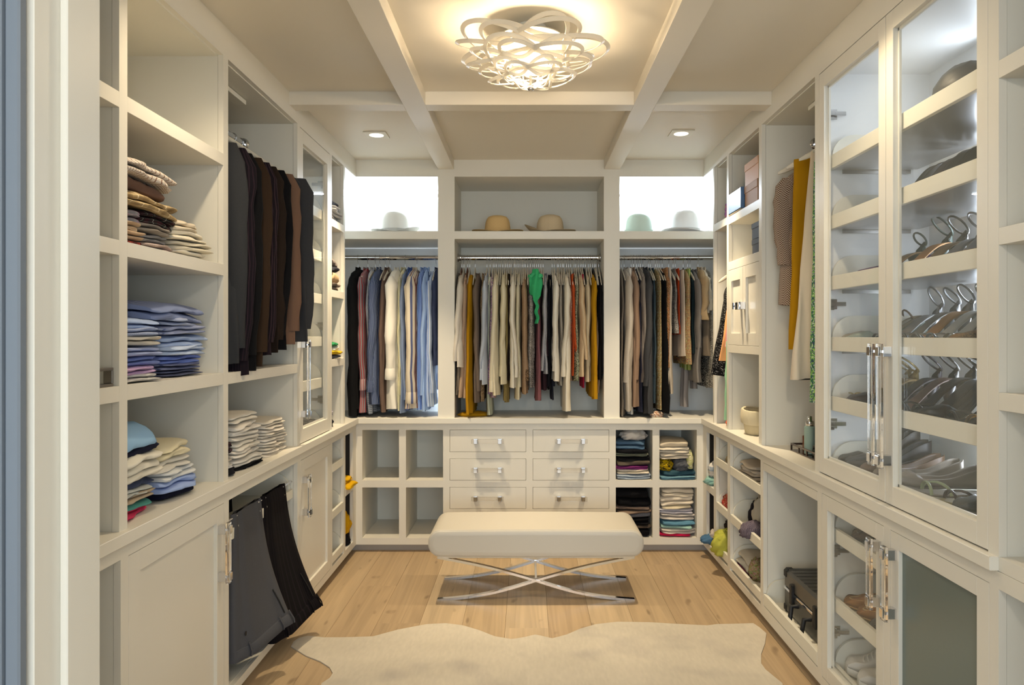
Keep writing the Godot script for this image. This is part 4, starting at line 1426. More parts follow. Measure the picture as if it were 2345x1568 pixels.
func trousers(_k: String, a0: float, a1: float, x: float, b0: float, b1: float, xb0: float, xb1: float, yb0: float, yb1: float, m: Material, label: String) -> void:
	var n := thing("trousers", label, "trousers", Vector3(x, 0.72, -(a0 + a1) / 2))
	var C := 40
	var at := func(s: float, a: float, grow: float) -> Vector3:
		var cz := signf(cos(a)) * pow(absf(cos(a)), 0.5)
		var e := (1.0 - cz) / 2.0      # 0 at the far end, 1 at the near end
		var z := -lerpf(lerpf(a1, a0, e), lerpf(b1, b0, e), s)
		var xx := lerpf(x, lerpf(xb1, xb0, e), s * s)
		var yb := lerpf(yb1, yb0, e)
		var th := (0.014 + 0.022 * s) * grow
		var pleat := 0.008 * s * sin(e * 19.0) + 0.006 * sin(e * 33.0 + 2.0) * (1.0 - s)
		return Vector3(xx + th * signf(sin(a)) * pow(absf(sin(a)), 0.7) + pleat, lerpf(0.730, yb, s), z) - O
	var b := MB.new()
	var rows := []
	for i in 16:
		var s := i / 15.0
		var row := PackedVector3Array()
		for j in C:
			var a := TAU * j / C
			var g := 0.5 if i == 0 else 1.0
			row.append(at.call(s * 0.93, a, g))
		rows.append(row)
	b.grid(rows, true, true, 0.8, 0.55)
	part("legs", b, m, n)
	b = MB.new()
	rows = []
	for s in [[0.925, 1.0], [0.93, 1.18], [0.96, 1.2], [1.0, 1.18], [1.0, 0.9]]:
		var row := PackedVector3Array()
		for j in C:
			row.append(at.call(s[0], TAU * j / C, s[1]))
		rows.append(row)
	b.grid(rows, true, true, 0.8, 0.05)
	var wb := part("waistband", b, m, n)
	for e in [0.25, 0.42, 0.65]:
		b = MB.new()
		var p0: Vector3 = at.call(0.90, PI * e, 1.3)
		var p1: Vector3 = at.call(0.965, PI * e, 1.5)
		var p2: Vector3 = at.call(1.0, PI * e, 1.3)
		b.tube([p0, p1, p2], 0.0055, 6, Transform3D(), 0.5)
		part("belt_loop", b, m, wb)
	b = MB.new()
	var q0: Vector3 = at.call(0.70, PI * 0.38, 1.05)
	var q1: Vector3 = at.call(0.90, PI * 0.33, 1.08)
	b.tube([q0, (q0 + q1) / 2 + Vector3(0.002, 0, 0), q1], 0.003, 6)
	part("pocket_edge", b, M.black, n)
	b = MB.new()
	b.lathe([Vector2(0.0005, 0.0), Vector2(0.009, 0.001), Vector2(0.009, 0.003), Vector2(0.0005, 0.004)], 12, Transform3D(Basis(Vector3(0, 0, 1), -PI / 2), at.call(0.84, PI * 0.66, 1.04)))
	part("button", b, M.black, n)

func left_shelves() -> void:
	var W := "|shirt|"
	# flannel shirts and knitwear
	stack("L", 2.125, 1.7015, 0.14, ["0.016|0.15|0.22|0|1|0|plaid:0.06:7c2a26:1c1414:c86050|shirt|red and black plaid shirt at the base of the small front stack|shirt", "0.03|0.15|0.22|0|2|0|pin:0.05:c9b195:8a6a54|shirt|peach striped shirt, lower of two in the small front stack|shirt", "0.026|0.155|0.22|0.004|2|0|pin:0.05:d0bfa6:8d7260|shirt|peach striped shirt, upper of two in the small front stack|shirt", "0.042|0.15|0.2|0.005|2|0.01|plaid:0.09:9a9aa0:75767e:b06a98|shirt|grey plaid shirt with pink lines beside the dark tartan shirt|shirt"])
	stack("L", 2.24, 1.7015, 0.19, ["0.028|0.22|0.3|0.08|2|0|check:0.03:c9bcb4:7a5c60|shirt|pink and white small checked shirt on the flannel shelf|shirt", "0.028|0.21|0.3|0.07|2|0|gingham:0.03:c9c8c8:26262e|shirt|black and white gingham shirt low in the flannel stack|shirt", "0.03|0.21|0.31|0.06|2|0|pin:0.04:9a928a:6f6862|shirt|grey striped shirt below the dark tartan shirt|shirt", "0.045|0.23|0.3|0.08|2|0.01|plaid:0.10:1f2422:451c26:a09a94|shirt|dark green and burgundy tartan flannel shirt|shirt", "0.045|0.33|0.31|0.02|2|0.02|plaid:0.12:b59f78:7d6a4c:e0d6bc|shirt|tan and cream plaid flannel shirt below the brown sweater|shirt", "0.045|0.31|0.3|-0.01|1|0.02|tweed:0.03:6b5348:58443c|sweater|chocolate brown wool sweater under the windowpane shirt|sweater", "0.05|0.34|0.32|0.01|2|0.025|check:0.07:d9d3cb:7a5a48|shirt|cream shirt with brown windowpane checks on top of the flannels|shirt"])
	stack("L", 2.555, 1.7015, 0.18, ["0.03|0.22|0.3|0|2|0.004|e6e0d2|tee_shirt|white top at the base of the cream stack by the flannels|shirt", "0.032|0.21|0.3|-0.01|2|0.006|ddd5c2|tee_shirt|cream top, second from base beside the flannels|shirt", "0.034|0.2|0.29|-0.02|2|0.01|e4dcca|tee_shirt|ivory top, third from base beside the flannels|shirt", "0.036|0.18|0.28|-0.035|2|0.014|d9cdb8|tee_shirt|buff cream top crowning the pale stack beside the flannels|shirt"])
	# business shirts
	stack("L", 2.165, 1.2955, 0.16, ["0.024|0.22|0.28|-0.01|2|0|pin:0.04:d2d0cc:9a9a9a|shirt|grey and white striped shirt under the lilac shirt|shirt", "0.024|0.22|0.28|-0.01|2|0|c8a9cf|shirt|lilac pink shirt low in the left blue stack|shirt", "0.03|0.24|0.28|0.01|2|0|7d8cc4|shirt|periwinkle shirt above the lilac pink shirt|shirt", "0.028|0.24|0.29|0.01|2|0|9aa6cc|shirt|dusty blue shirt under the cream business shirt|shirt", "0.03|0.24|0.29|0.005|2|0|d3ccbe|shirt|cream business shirt within the left blue stack|shirt", "0.026|0.24|0.29|0|2|0|gingham:0.03:d5dcea:56699c|shirt|blue gingham shirt below the sky blue shirt|shirt", "0.034|0.26|0.3|0|2|0.012|a3b6dc|shirt|sky blue shirt topping the left blue stack|shirt"])
	stack("L", 2.49, 1.2955, 0.18, ["0.02|0.24|0.3|0.02|2|0|gingham:0.02:8a90ac:1f2440|shirt|navy micro checked shirt at the base of the right blue stack|shirt", "0.022|0.24|0.3|0.02|2|0|gingham:0.024:a3aac6:2b3360|shirt|navy and white checked shirt, second in the right blue stack|shirt", "0.03|0.24|0.3|0.01|2|0|7386c8|shirt|cornflower blue shirt in the lower right blue stack|shirt", "0.034|0.25|0.3|0.01|2|0.004|pin:0.03:ccd9ee:8ea8d4|shirt|pale blue striped shirt in the middle of the right stack|shirt", "0.04|0.26|0.3|0.02|2|0.008|a5b7d8|shirt|powder blue shirt below the two gingham shirts|shirt", "0.03|0.26|0.3|-0.005|2|0.006|gingham:0.025:d9dfec:4a5a94|shirt|blue gingham shirt, lower of two in the right stack|shirt", "0.03|0.26|0.3|-0.01|2|0.01|gingham:0.04:dde2ee:6a7cb0|shirt|wide checked blue shirt, upper gingham of the right stack|shirt", "0.05|0.37|0.31|-0.06|2|0.03|pin:0.03:6f7da8:a5b0cc|shirt|blue striped shirt topping the right blue stack|shirt"])
	crumple("undershirt", "crumpled white undershirt on top of the left blue stack", "shirt", cs("L", 2.075, 1.49, 0.12), 0.4, Vector3(0.16, 0.10, 0.13), F("e2e0da"), 0.5)
	# knitwear on the worktop
	stack("L", 2.155, TOP + 0.001, 0.16, ["0.026|0.22|0.26|0|2|0|c8385c|sweater|bright pink knit at the base of the worktop pile|sweater", "0.018|0.22|0.26|0.005|1|0|4f8f86|sweater|teal knit above the bright pink knit|sweater", "0.026|0.22|0.27|0.01|2|0|b5a58f|sweater|sand beige knit above the teal knit|sweater", "0.02|0.22|0.27|0.0|2|0|c3c6c2|sweater|pale grey knit below the denim striped knit|sweater", "0.03|0.23|0.27|0.01|1|0.006|pin:0.03:38405a:5a627c|sweater|denim blue striped knit in the worktop pile|sweater", "0.07|0.25|0.28|0.02|3|0.02|ddd8ca|sweater|thick off-white knit folded over in the worktop pile|sweater", "0.03|0.25|0.26|0.02|1|0.012|1c1e30|sweater|midnight navy knit under the light blue one|sweater", "0.06|0.27|0.28|0.015|1|0.045|8fb4d6|sweater|light blue jersey slumped on top of the worktop pile|sweater"])
	stack("L", 2.435, TOP + 0.001, 0.17, ["0.03|0.2|0.28|0.01|1|0|16182a|sweater|dark navy knit below the periwinkle one at right|sweater", "0.045|0.23|0.28|0.01|2|0.01|9aaedc|sweater|periwinkle blue knit low in the right worktop pile|sweater", "0.03|0.22|0.28|0|2|0.01|d3d6d8|sweater|silver white knit above the periwinkle one|sweater", "0.04|0.22|0.28|-0.01|2|0.014|e2ddd2|sweater|white ribbed knit in the right worktop pile|sweater", "0.05|0.2|0.27|-0.025|2|0.02|d5ccae|sweater|cream knit topping the right worktop pile|sweater"])
	# white jeans below the jackets
	stack("L", 2.80, TOP + 0.001, 0.13, ["0.022|0.12|0.24|0.02|1|0|17171c|trousers|black jersey under the mixed patterned pile|trousers", "0.032|0.1|0.22|0|2|0|d8d5d0|shirt|white cotton top in the mixed patterned pile|shirt", "0.03|0.1|0.22|-0.005|2|0|pin:0.04:b9b4ac:4a4648|shirt|grey banded top in the mixed patterned pile|shirt", "0.05|0.1|0.22|0|2|0.01|plaid:0.07:3a1f2a:15151c:8a7a80|shirt|burgundy plaid shirt topping the mixed patterned pile|shirt"])
	var i := 0
	for h in [0.016, 0.034, 0.034, 0.034, 0.036, 0.038, 0.03]:
		var names := ["black trousers at the base of the front white pile", "white jeans, lowest white pair of the front pile", "white jeans, second white pair of the front pile", "white jeans in the middle of the front pile", "white jeans, third from top of the front pile", "white jeans, second from top of the front pile", "white jeans topping the front pile under the jackets"]
		folded("jeans", names[i], "trousers", cs("L", 3.02 - 0.006 * i, TOP + 0.001 + [0, 0.016, 0.05, 0.084, 0.118, 0.154, 0.192][i], 0.15), PI / 2 + rng.randf_range(-0.08, 0.08), 0.28 - 0.008 * i, 0.27, h, F("141416" if i == 0 else ["e2ddd2", "dcd8d0", "e6e0d6"][i % 3]), 2, 0.006)
		i += 1
	for k in 6:
		var names := ["white trousers, lowest of the rear white pile", "white trousers, second of the rear white pile", "white trousers, third of the rear white pile", "white trousers, fourth of the rear white pile", "white trousers, fifth of the rear white pile", "white trousers topping the rear white pile"]
		folded("trousers", names[k], "trousers", cs("L", 3.36 - 0.004 * k, TOP + 0.001 + 0.027 * k, 0.17), PI / 2 + rng.randf_range(-0.08, 0.08), 0.30 - 0.008 * k, 0.3, 0.027, F(["e6e0d6", "ded8cc"][k % 2]), 2, 0.003)
	# slim column
	stack("L", 4.315, 2.1145, 0.12, ["0.03|0.22|0.22|0|1|0|5d5d62|sweater|mid grey knit at the base of the upper column stack|sweater", "0.03|0.22|0.22|0|2|0|b9b9bb|sweater|light grey knit in the upper column stack|sweater", "0.03|0.22|0.22|0|2|0.004|cfcfd0|sweater|silver knit below the charcoal one in the column|sweater", "0.038|0.21|0.22|0|1|0.01|4a4a50|sweater|charcoal knit topping the upper column stack|sweater"])
	stack("L", 4.315, 1.7015, 0.12, ["0.045|0.22|0.23|0|2|0|6d6258|sweater|grey-brown knit at the base of the lower column stack|sweater", "0.07|0.21|0.21|0|1|0.01|b59a78|sweater|camel knit in the lower column stack|sweater", "0.035|0.21|0.22|0|1|0.01|222228|sweater|black knit above the camel one in the column|sweater", "0.05|0.2|0.2|0|1|0.015|756c68|sweater|mushroom knit topping the lower column stack|sweater"])
	stack("L", 4.32, 1.2955, 0.10, ["0.022|0.2|0.2|0|1|0|5c6068|tee_shirt|slate top at the base of the column sports stack|shirt", "0.024|0.2|0.19|0|1|0|c2a022|tee_shirt|yellow and dark sports top in the column|shirt", "0.03|0.19|0.19|0|1|0.005|e2e2dc|tee_shirt|white sports top above the yellow one in the column|shirt", "0.022|0.16|0.18|0|1|0.006|2d7d4e|tee_shirt|green cap of cloth topping the column sports stack|shirt"])
	crumple("shirt", "black cloth heap on the worktop in the slim left column", "shirt", cs("L", 4.30, TOP, 0.10), 0.3, Vector3(0.16, 0.06, 0.2), F("19191e"), 0.4)
	crumple("shirt", "pale plaid shirt bundled on the black cloth in the column", "shirt", cs("L", 4.31, TOP + 0.055, 0.11), 0.9, Vector3(0.16, 0.08, 0.18), F("plaid:0.06:cfcad2:8a86a0:3c3a4c"), 0.5)
	# small dark metal picture stand
	var n := thing("metal_stand", "small open chrome rectangle standing on the near left shelf", "stand", cs("L", 1.935, 1.2955, 0.02))
	for e in [[-0.055, 0.055, 0.0, 0.008], [-0.055, 0.055, 0.044, 0.052], [0.047, 0.055, 0.008, 0.044], [-0.055, -0.047, 0.008, 0.044]]:
		var b := MB.new()
		b.box(Vector3(-0.012, e[2], -e[1]), Vector3(0.012, e[3], -e[0]), 0.001)
		part("bar", b, M.steel, n)
	# left corner cubbyhole and trays
	crumple("shorts", "grey cloth behind the folded yellow jerseys in the left corner", "shorts", cs("L", 4.60, 0.5, 0.12), 0.0, Vector3(0.16, 0.11, 0.1), F("55534e"), 0.4)
	stack("L", 4.595, 0.4755, 0.08, ["0.03|0.17|0.22|0|1|0.02|d6a511|jersey|yellow jersey with dark trim over the left corner shelf edge|shirt", "0.03|0.16|0.18|0|2|0.01|dba914|jersey|second yellow jersey stacked in the left corner compartment|shirt"])
	crumple("jersey", "yellow jersey heap in the lower left corner compartment", "shirt", cs("L", 4.60, 0.17, 0.07), 0.7, Vector3(0.17, 0.16, 0.15), F("d3a010"), 0.5)
	crumple("shorts", "black shorts under the yellow jersey heap at lower left", "shorts", cs("L", 4.61, 0.096, 0.07), 0.2, Vector3(0.15, 0.08, 0.14), F("17171a"), 0.4)
	crumple("socks", "blue socks in the lowest slim tray on the left", "socks", cs("L", 4.25, 0.121, 0.15), 0.2, Vector3(0.1, 0.06, 0.1), F("3c5a7c"), 0.5)

func right_side() -> void:
	# folded tops in the back cubbies
	stack("B", 0.706, 0.4755, 0.14, ["0.032|0.23|0.26|0|2|0|a9b4c0|tee_shirt|blue-white tee at the base of the upper left cubby|shirt", "0.034|0.22|0.26|0|2|0|ddd3c0|tee_shirt|cream tee above the blue-white tee|shirt", "0.024|0.22|0.26|0.004|2|0|7a2f6c|tee_shirt|purple edged grey tee in the upper left cubby|shirt", "0.036|0.22|0.26|-0.004|1|0|5c5348|sweater|brown-grey fleece in the upper left cubby|sweater", "0.024|0.22|0.26|0|1|0|131316|tee_shirt|black tee above the brown-grey fleece|shirt", "0.02|0.22|0.25|0|2|0|8d8f7a|tee_shirt|grey and olive thin tee in the upper left cubby|shirt", "0.03|0.21|0.25|0|1|0|151519|sweater|black knit under the denim blue knit|sweater", "0.055|0.2|0.25|-0.01|2|0.008|4c6680|sweater|denim blue knit below the crumpled off-white top|sweater"])
	crumple("shirt", "crumpled off-white top crowning the upper left cubby stack", "shirt", cs("B", 0.715, 0.735, 0.10), 0.2, Vector3(0.2, 0.075, 0.18), F("cbc6c0"), 0.5)
	stack("B", 0.997, 0.4755, 0.14, ["0.022|0.235|0.26|0|2|0|6f97a8|tee_shirt|pale teal tee at the base of the upper right cubby|shirt", "0.034|0.23|0.26|0.003|1|0|34525f|tee_shirt|dark teal top above the pale teal tee|shirt"])
	crumple("shirt", "slate grey bundled top in the upper right cubby", "shirt", cs("B", 1.03, 0.532, 0.07), 0.2, Vector3(0.13, 0.095, 0.13), F("56585e"), 0.55)
	crumple("shirt", "yellow and black sports top in the upper right cubby", "shirt", cs("B", 0.925, 0.532, 0.08), 0.0, Vector3(0.12, 0.085, 0.14), F("floral:0.2:b99a12:1d1d20"), 0.5)
	stack("B", 0.985, 0.617, 0.13, ["0.04|0.22|0.25|0.0|2|0.012|d6cbb9|tee_shirt|off-white tee above the slate grey bundle|shirt", "0.04|0.21|0.25|-0.005|2|0.01|ddd4c4|tee_shirt|ivory tee second from top of the upper right cubby|shirt", "0.04|0.19|0.25|-0.012|1|0.012|cfc2ac|tee_shirt|warm white tee topping the upper right cubby|shirt"])
	crumple("shirt", "lime edged cream top at the right of the upper right cubby", "shirt", cs("B", 1.085, 0.545, 0.06), 0.0, Vector3(0.055, 0.13, 0.1), F("floral:0.14:cfc8a8:a3b238"), 0.5)
	stack("B", 0.706, 0.0945, 0.14, ["0.05|0.23|0.26|0|1|0|0f0f12|trousers|black trousers at the base of the lower left cubby|trousers", "0.024|0.22|0.26|0|1|0|4a4038|trousers|dark brown trousers in the lower left cubby|trousers", "0.05|0.23|0.26|0|2|0|121215|trousers|black trousers above the dark brown pair|trousers", "0.032|0.22|0.26|0|1|0|tweed:0.02:8a8c94:3c3e48|sweater|grey marled knit in the lower left cubby|sweater", "0.022|0.23|0.26|0|1|0|8a7768|trousers|taupe trousers, lower of two in the cubby|trousers", "0.02|0.23|0.26|0|1|0|6f6058|trousers|darker taupe trousers, upper of two in the cubby|trousers", "0.055|0.23|0.26|0|1|0|0e0e11|sweater|black sweater second from top of the lower left cubby|sweater", "0.055|0.22|0.26|0|1|0|111114|sweater|black sweater topping the lower left cubby|sweater"])
	stack("B", 0.997, 0.0945, 0.14, ["0.022|0.21|0.26|-0.01|1|0|c01a48|tee_shirt|crimson tee at the very base of the lower right cubby|shirt", "0.034|0.235|0.26|0|2|0|d9cdc0|tee_shirt|cream tee above the crimson tee|shirt", "0.022|0.21|0.26|0|1|0|9ec2b8|tee_shirt|mint tee below the steel blue tee|shirt", "0.03|0.22|0.26|0|1|0|5f8ca4|tee_shirt|steel blue tee in the lower right cubby|shirt", "0.042|0.235|0.26|0|2|0|d9d0c6|tee_shirt|white tee above the steel blue tee|shirt", "0.034|0.235|0.26|0|2|0|d0ccd4|tee_shirt|lavender white tee in the lower right cubby|shirt", "0.026|0.2|0.25|0.005|1|0|dccfb2|tee_shirt|cream ribbed tee under the rolled white tee|shirt", "0.06|0.23|0.26|0|2|0.005|dfd4c2|tee_shirt|rolled white tee second from top of the lower right cubby|shirt", "0.055|0.22|0.26|0|2|0.012|d9cebb|tee_shirt|white tee topping the lower right cubby|shirt"])
	# trays
	stack("R", 3.99, 0.652, 0.16, ["0.035|0.27|0.26|0|2|0|bfb3a3|blanket|beige cotton throw lying lower in the top wide tray|blanket", "0.05|0.26|0.25|0.0|2|0.02|cbbfae|blanket|beige cotton throw folded on top in the top wide tray|blanket"])
	crumple("knit", "pale grey knit in the middle wide tray", "sweater", cs("R", 3.93, 0.38, 0.13), 0.2, Vector3(0.14, 0.2, 0.14), F("b5b0a4"), 0.5)
	crumple("knit", "black knit leaning in the middle wide tray", "sweater", cs("R", 4.02, 0.38, 0.11), 0.4, Vector3(0.1, 0.17, 0.12), F("1c1a22"), 0.5, 0.3)
	crumple("scarf", "dark spotted scarf spilling over the middle wide tray lip", "scarf", cs("R", 3.80, 0.372, 0.03), 0.0, Vector3(0.16, 0.09, 0.12), F("dots:0.03:2a2434:d9c9d4"), 0.4)
	stack("R", 3.99, 0.122, 0.14, ["0.03|0.27|0.24|0|2|0|plaid:0.05:5a2434:2a1c2c:8a5a6a|scarf|burgundy patterned scarf in the lowest wide tray|scarf", "0.07|0.22|0.22|0.02|2|0.02|bdb7aa|sweater|pale grey folded knit on the burgundy scarf|sweater"])
	crumple("scarf", "floral silk scarf at the near end of the lowest wide tray", "scarf", cs("R", 3.88, 0.122, 0.08), 0.2, Vector3(0.11, 0.12, 0.13), F("floral:0.1:a5946c:6b5a34:c27a9a:7d9a5c"), 0.5)
	crumple("socks", "beige cloth in the top slim tray at right", "socks", cs("R", 4.37, 0.652, 0.07), 0.2, Vector3(0.06, 0.06, 0.1), F("c9b894"), 0.4)
	crumple("scarf", "red and gold flowered scarf in the middle slim tray", "scarf", cs("R", 4.375, 0.38, 0.07), 0.2, Vector3(0.10, 0.10, 0.14), F("floral:0.08:b02a34:d9c29a:8a5a24"), 0.5)
	crumple("scarf", "crimson cloth behind the flowered scarf in the slim tray", "scarf", cs("R", 4.37, 0.455, 0.10), 0.2, Vector3(0.07, 0.07, 0.08), F("b81f3c"), 0.4)
	crumple("gloves", "black fuzzy knit in the lowest slim tray", "gloves", cs("R", 4.37, 0.24, 0.08), 0.2, Vector3(0.1, 0.10, 0.12), F("tweed:0.02:1f1a1c:352c2a"), 0.6)
	crumple("towel", "lime yellow cloth spilling over the lowest slim tray lip", "towel", cs("R", 4.34, 0.115, 0.03), 0.25, Vector3(0.20, 0.16, 0.14), F("b5b44e"), 0.5)
	crumple("tee_shirt", "white and blue tops on the right corner shelf", "shirt", cs("R", 4.63, 0.53, 0.06), 0.2, Vector3(0.14, 0.11, 0.12), F("plaid:0.16:d9d3cc:5a7896:e6e2dc"), 0.5)
	crumple("tee_shirt", "mint green top over the right corner shelf edge", "shirt", cs("R", 4.635, 0.4755, 0.04), 0.0, Vector3(0.15, 0.06, 0.13), F("8fb8ae"), 0.5)
	crumple("cap", "bright red cloth standing in the lower right corner compartment", "cap", cs("R", 4.63, 0.19, 0.09), 0.0, Vector3(0.09, 0.18, 0.09), F("c01414"), 0.3)
	crumple("tee_shirt", "white cloth under the bright red cloth at lower right", "shirt", cs("R", 4.63, 0.13, 0.06), 0.0, Vector3(0.11, 0.07, 0.1), F("d6cbc0"), 0.5)
	crumple("shorts", "steel blue cloth at the front of the lower right corner compartment", "shorts", cs("R", 4.65, 0.096, 0.03), 0.0, Vector3(0.17, 0.06, 0.11), F("4f7394"), 0.5)
	# long scarves in the slim column
	garment(Vector3(RX + 0.16, 1.93, -4.42), -PI / 2, "dress", 0.74, 0.10, 0.035, 0.0, F("crackle:0.14:0d0d10:d9d3cc"), "dress", "black dress with white crackle print in the slim right column", "dress", 0.14, 1.0)
	garment(Vector3(RX + 0.12, 1.90, -4.33), -PI / 2, "strap", 0.62, 0.06, 0.02, 0.0, F("d9a06c"), "dress", "apricot orange cloth beside the black crackle dress", "dress", 0.15, 1.2)
	garment(Vector3(RX + 0.09, 1.78, -4.295), -PI / 2, "strap", 0.42, 0.05, 0.014, 0.0, F("c98a94"), "scarf", "small pink cloth in the slim right column", "scarf", 0.15, 0.6)
	garment(Vector3(RX + 0.06, 1.55, -4.275), -PI / 2, "strap", 0.62, 0.045, 0.012, 0.0, F("9cc9a5"), "scarf", "mint green hem below the apricot cloth", "scarf", 0.15, 0.3)
	crumple("scarf", "coral cloth end resting on the worktop in the slim column", "scarf", cs("R", 4.33, TOP, 0.09), 0.3, Vector3(0.13, 0.06, 0.12), F("e0663c"), 0.5)
	hanger(Vector3(RX + 0.16, 1.93, -4.42), -PI / 2, M.hanger, "white hanger of the black crackle dress in the slim column", "", 0.15)
	# dresses by the near rail
	var r := [
		[3.47, "jacket", 0.80, 0.205, 0.03, 0.42, "herring:0.07:5a4034:c9bba8", "jacket", "brown and cream herringbone jacket behind the mustard dress", "jacket", 0.05],
		[3.36, "strap", 1.02, 0.19, 0.028, 0.0, "a97c10", "dress", "plain mustard dress on the right near rail", "dress", 0.12],
		[3.20, "strap", 1.14, 0.17, 0.035, 0.0, "cfc2ae", "skirt", "long cream skirt flaring in front of the mustard dress", "skirt", 0.55],
		[3.05, "dress", 1.23, 0.22, 0.035, 0.0, "floral:0.22:3c4a66:6fae48:d0d3d8:2b6a4c:8fc05a", "dress", "green and blue leaf print dress nearest on the right rail", "dress", 0.06],
	]
	for e in r:
		garment(Vector3(1.43, 2.385, -e[0]), -PI / 2, e[1], e[2], e[3], e[4], e[5], F(e[6]), e[7], e[8], e[9], 0.13, e[10])
		hanger(Vector3(1.43, 2.385, -e[0] - 0.01), -PI / 2, M.hanger, "white hanger on the right near rail", "hangers on the right near rail", 0.22)
	# gift boxes
	gift_box("R", 3.68, 3.90, 2.1205, 0.118, 0.01, 0.22, M.kraft, "tan gift box, lower of two on the high right shelf")
	gift_box("R", 3.675, 3.905, 2.2395, 0.118, 0.012, 0.22, M.kraft2, "tan gift box, upper of two on the high right shelf")
	var n := thing("satin_box", "blue satin clutch box with dark edge beside the tan gift boxes", "box", cs("R", 4.04, 2.1205, 0.08))
	up("front_panel", n, M.satin, "R", 3.915, 4.16, 2.128, 2.245, -0.004, 0.02, 0.004)
	up("body", n, M.black, "R", 3.912, 4.163, 2.124, 2.248, 0.02, 0.17, 0.003)
	up("base", n, F("b5a890"), "R", 3.918, 4.158, 2.1206, 2.127, -0.002, 0.16, 0.001)
	crumple("pouch", "purple and pink silk pouch at the edge of the slim column shelf", "pouch", cs("R", 4.25, 2.1255, 0.05), 0.3, Vector3(0.10, 0.12, 0.12), F("floral:0.3:8a5a94:c27a72:6f4a84"), 0.4)
	gift_box("R", 3.70, 3.835, 1.8575, 0.085, 0.03, 0.2, M.slate, "dark slate box, lower of two on the second right shelf")
	gift_box("R", 3.70, 3.84, 1.9435, 0.085, 0.03, 0.2, M.slate, "dark slate box, upper of two on the second right shelf")
	# knitted basket
	n = thing("knit_basket", "cream knitted basket with rolled rim on the right worktop", "basket", cs("R", 3.985, TOP, 0.135))
	var b := MB.new()
	var rows := []
	for p in [[0.082, 0.0], [0.092, 0.006], [0.098, 0.05], [0.102, 0.09], [0.105, 0.128], [0.098, 0.132], [0.092, 0.09], [0.088, 0.01]]:
		var row := PackedVector3Array()
		for j in 72:
			var a := TAU * j / 72
			var rr: float = p[0] * (1.0 + 0.018 * sin(a * 30.0) + 0.02 * sin(a * 3.0 + 1.0))
			row.append(Vector3(rr * cos(a), p[1] + 0.006 * sin(a * 2.0) * p[1] / 0.13, rr * sin(a)))
		rows.append(row)
	b.grid(rows, true, true, 0.6, 0.2)
	part("body", b, F("cdc2a4"), n)
	b = MB.new()
	rows = []
	for p in [[0.104, 0.065], [0.113, 0.062], [0.116, 0.10], [0.113, 0.135], [0.106, 0.14], [0.1, 0.134]]:
		var row := PackedVector3Array()
		for j in 72:
			var a := TAU * j / 72
			var rr: float = p[0] * (1.0 + 0.02 * sin(a * 30.0) + 0.02 * sin(a * 3.0 + 1.0))
			row.append(Vector3(rr * cos(a), p[1] + 0.006 * sin(a * 2.0), rr * sin(a)))
		rows.append(row)
	b.grid(rows, true, false, 0.6, 0.2)
	part("rolled_rim", b, F("d6ccb0"), n)
	toiletries()
	suitcase()

func gift_box(side: String, u0: float, u1: float, v: float, h: float, w0: float, deep: float, m: Material, label: String) -> void:
	var n := thing("gift_box", label, "box", cs(side, (u0 + u1) / 2, v, w0 + deep / 2))
	up("body", n, m, side, u0 + 0.003, u1 - 0.003, v, v + h * 0.72, w0 + 0.003, w0 + deep - 0.003, 0.001)
	up("lid", n, m, side, u0, u1, v + h * 0.66, v + h - 0.001, w0, w0 + deep, 0.0015)

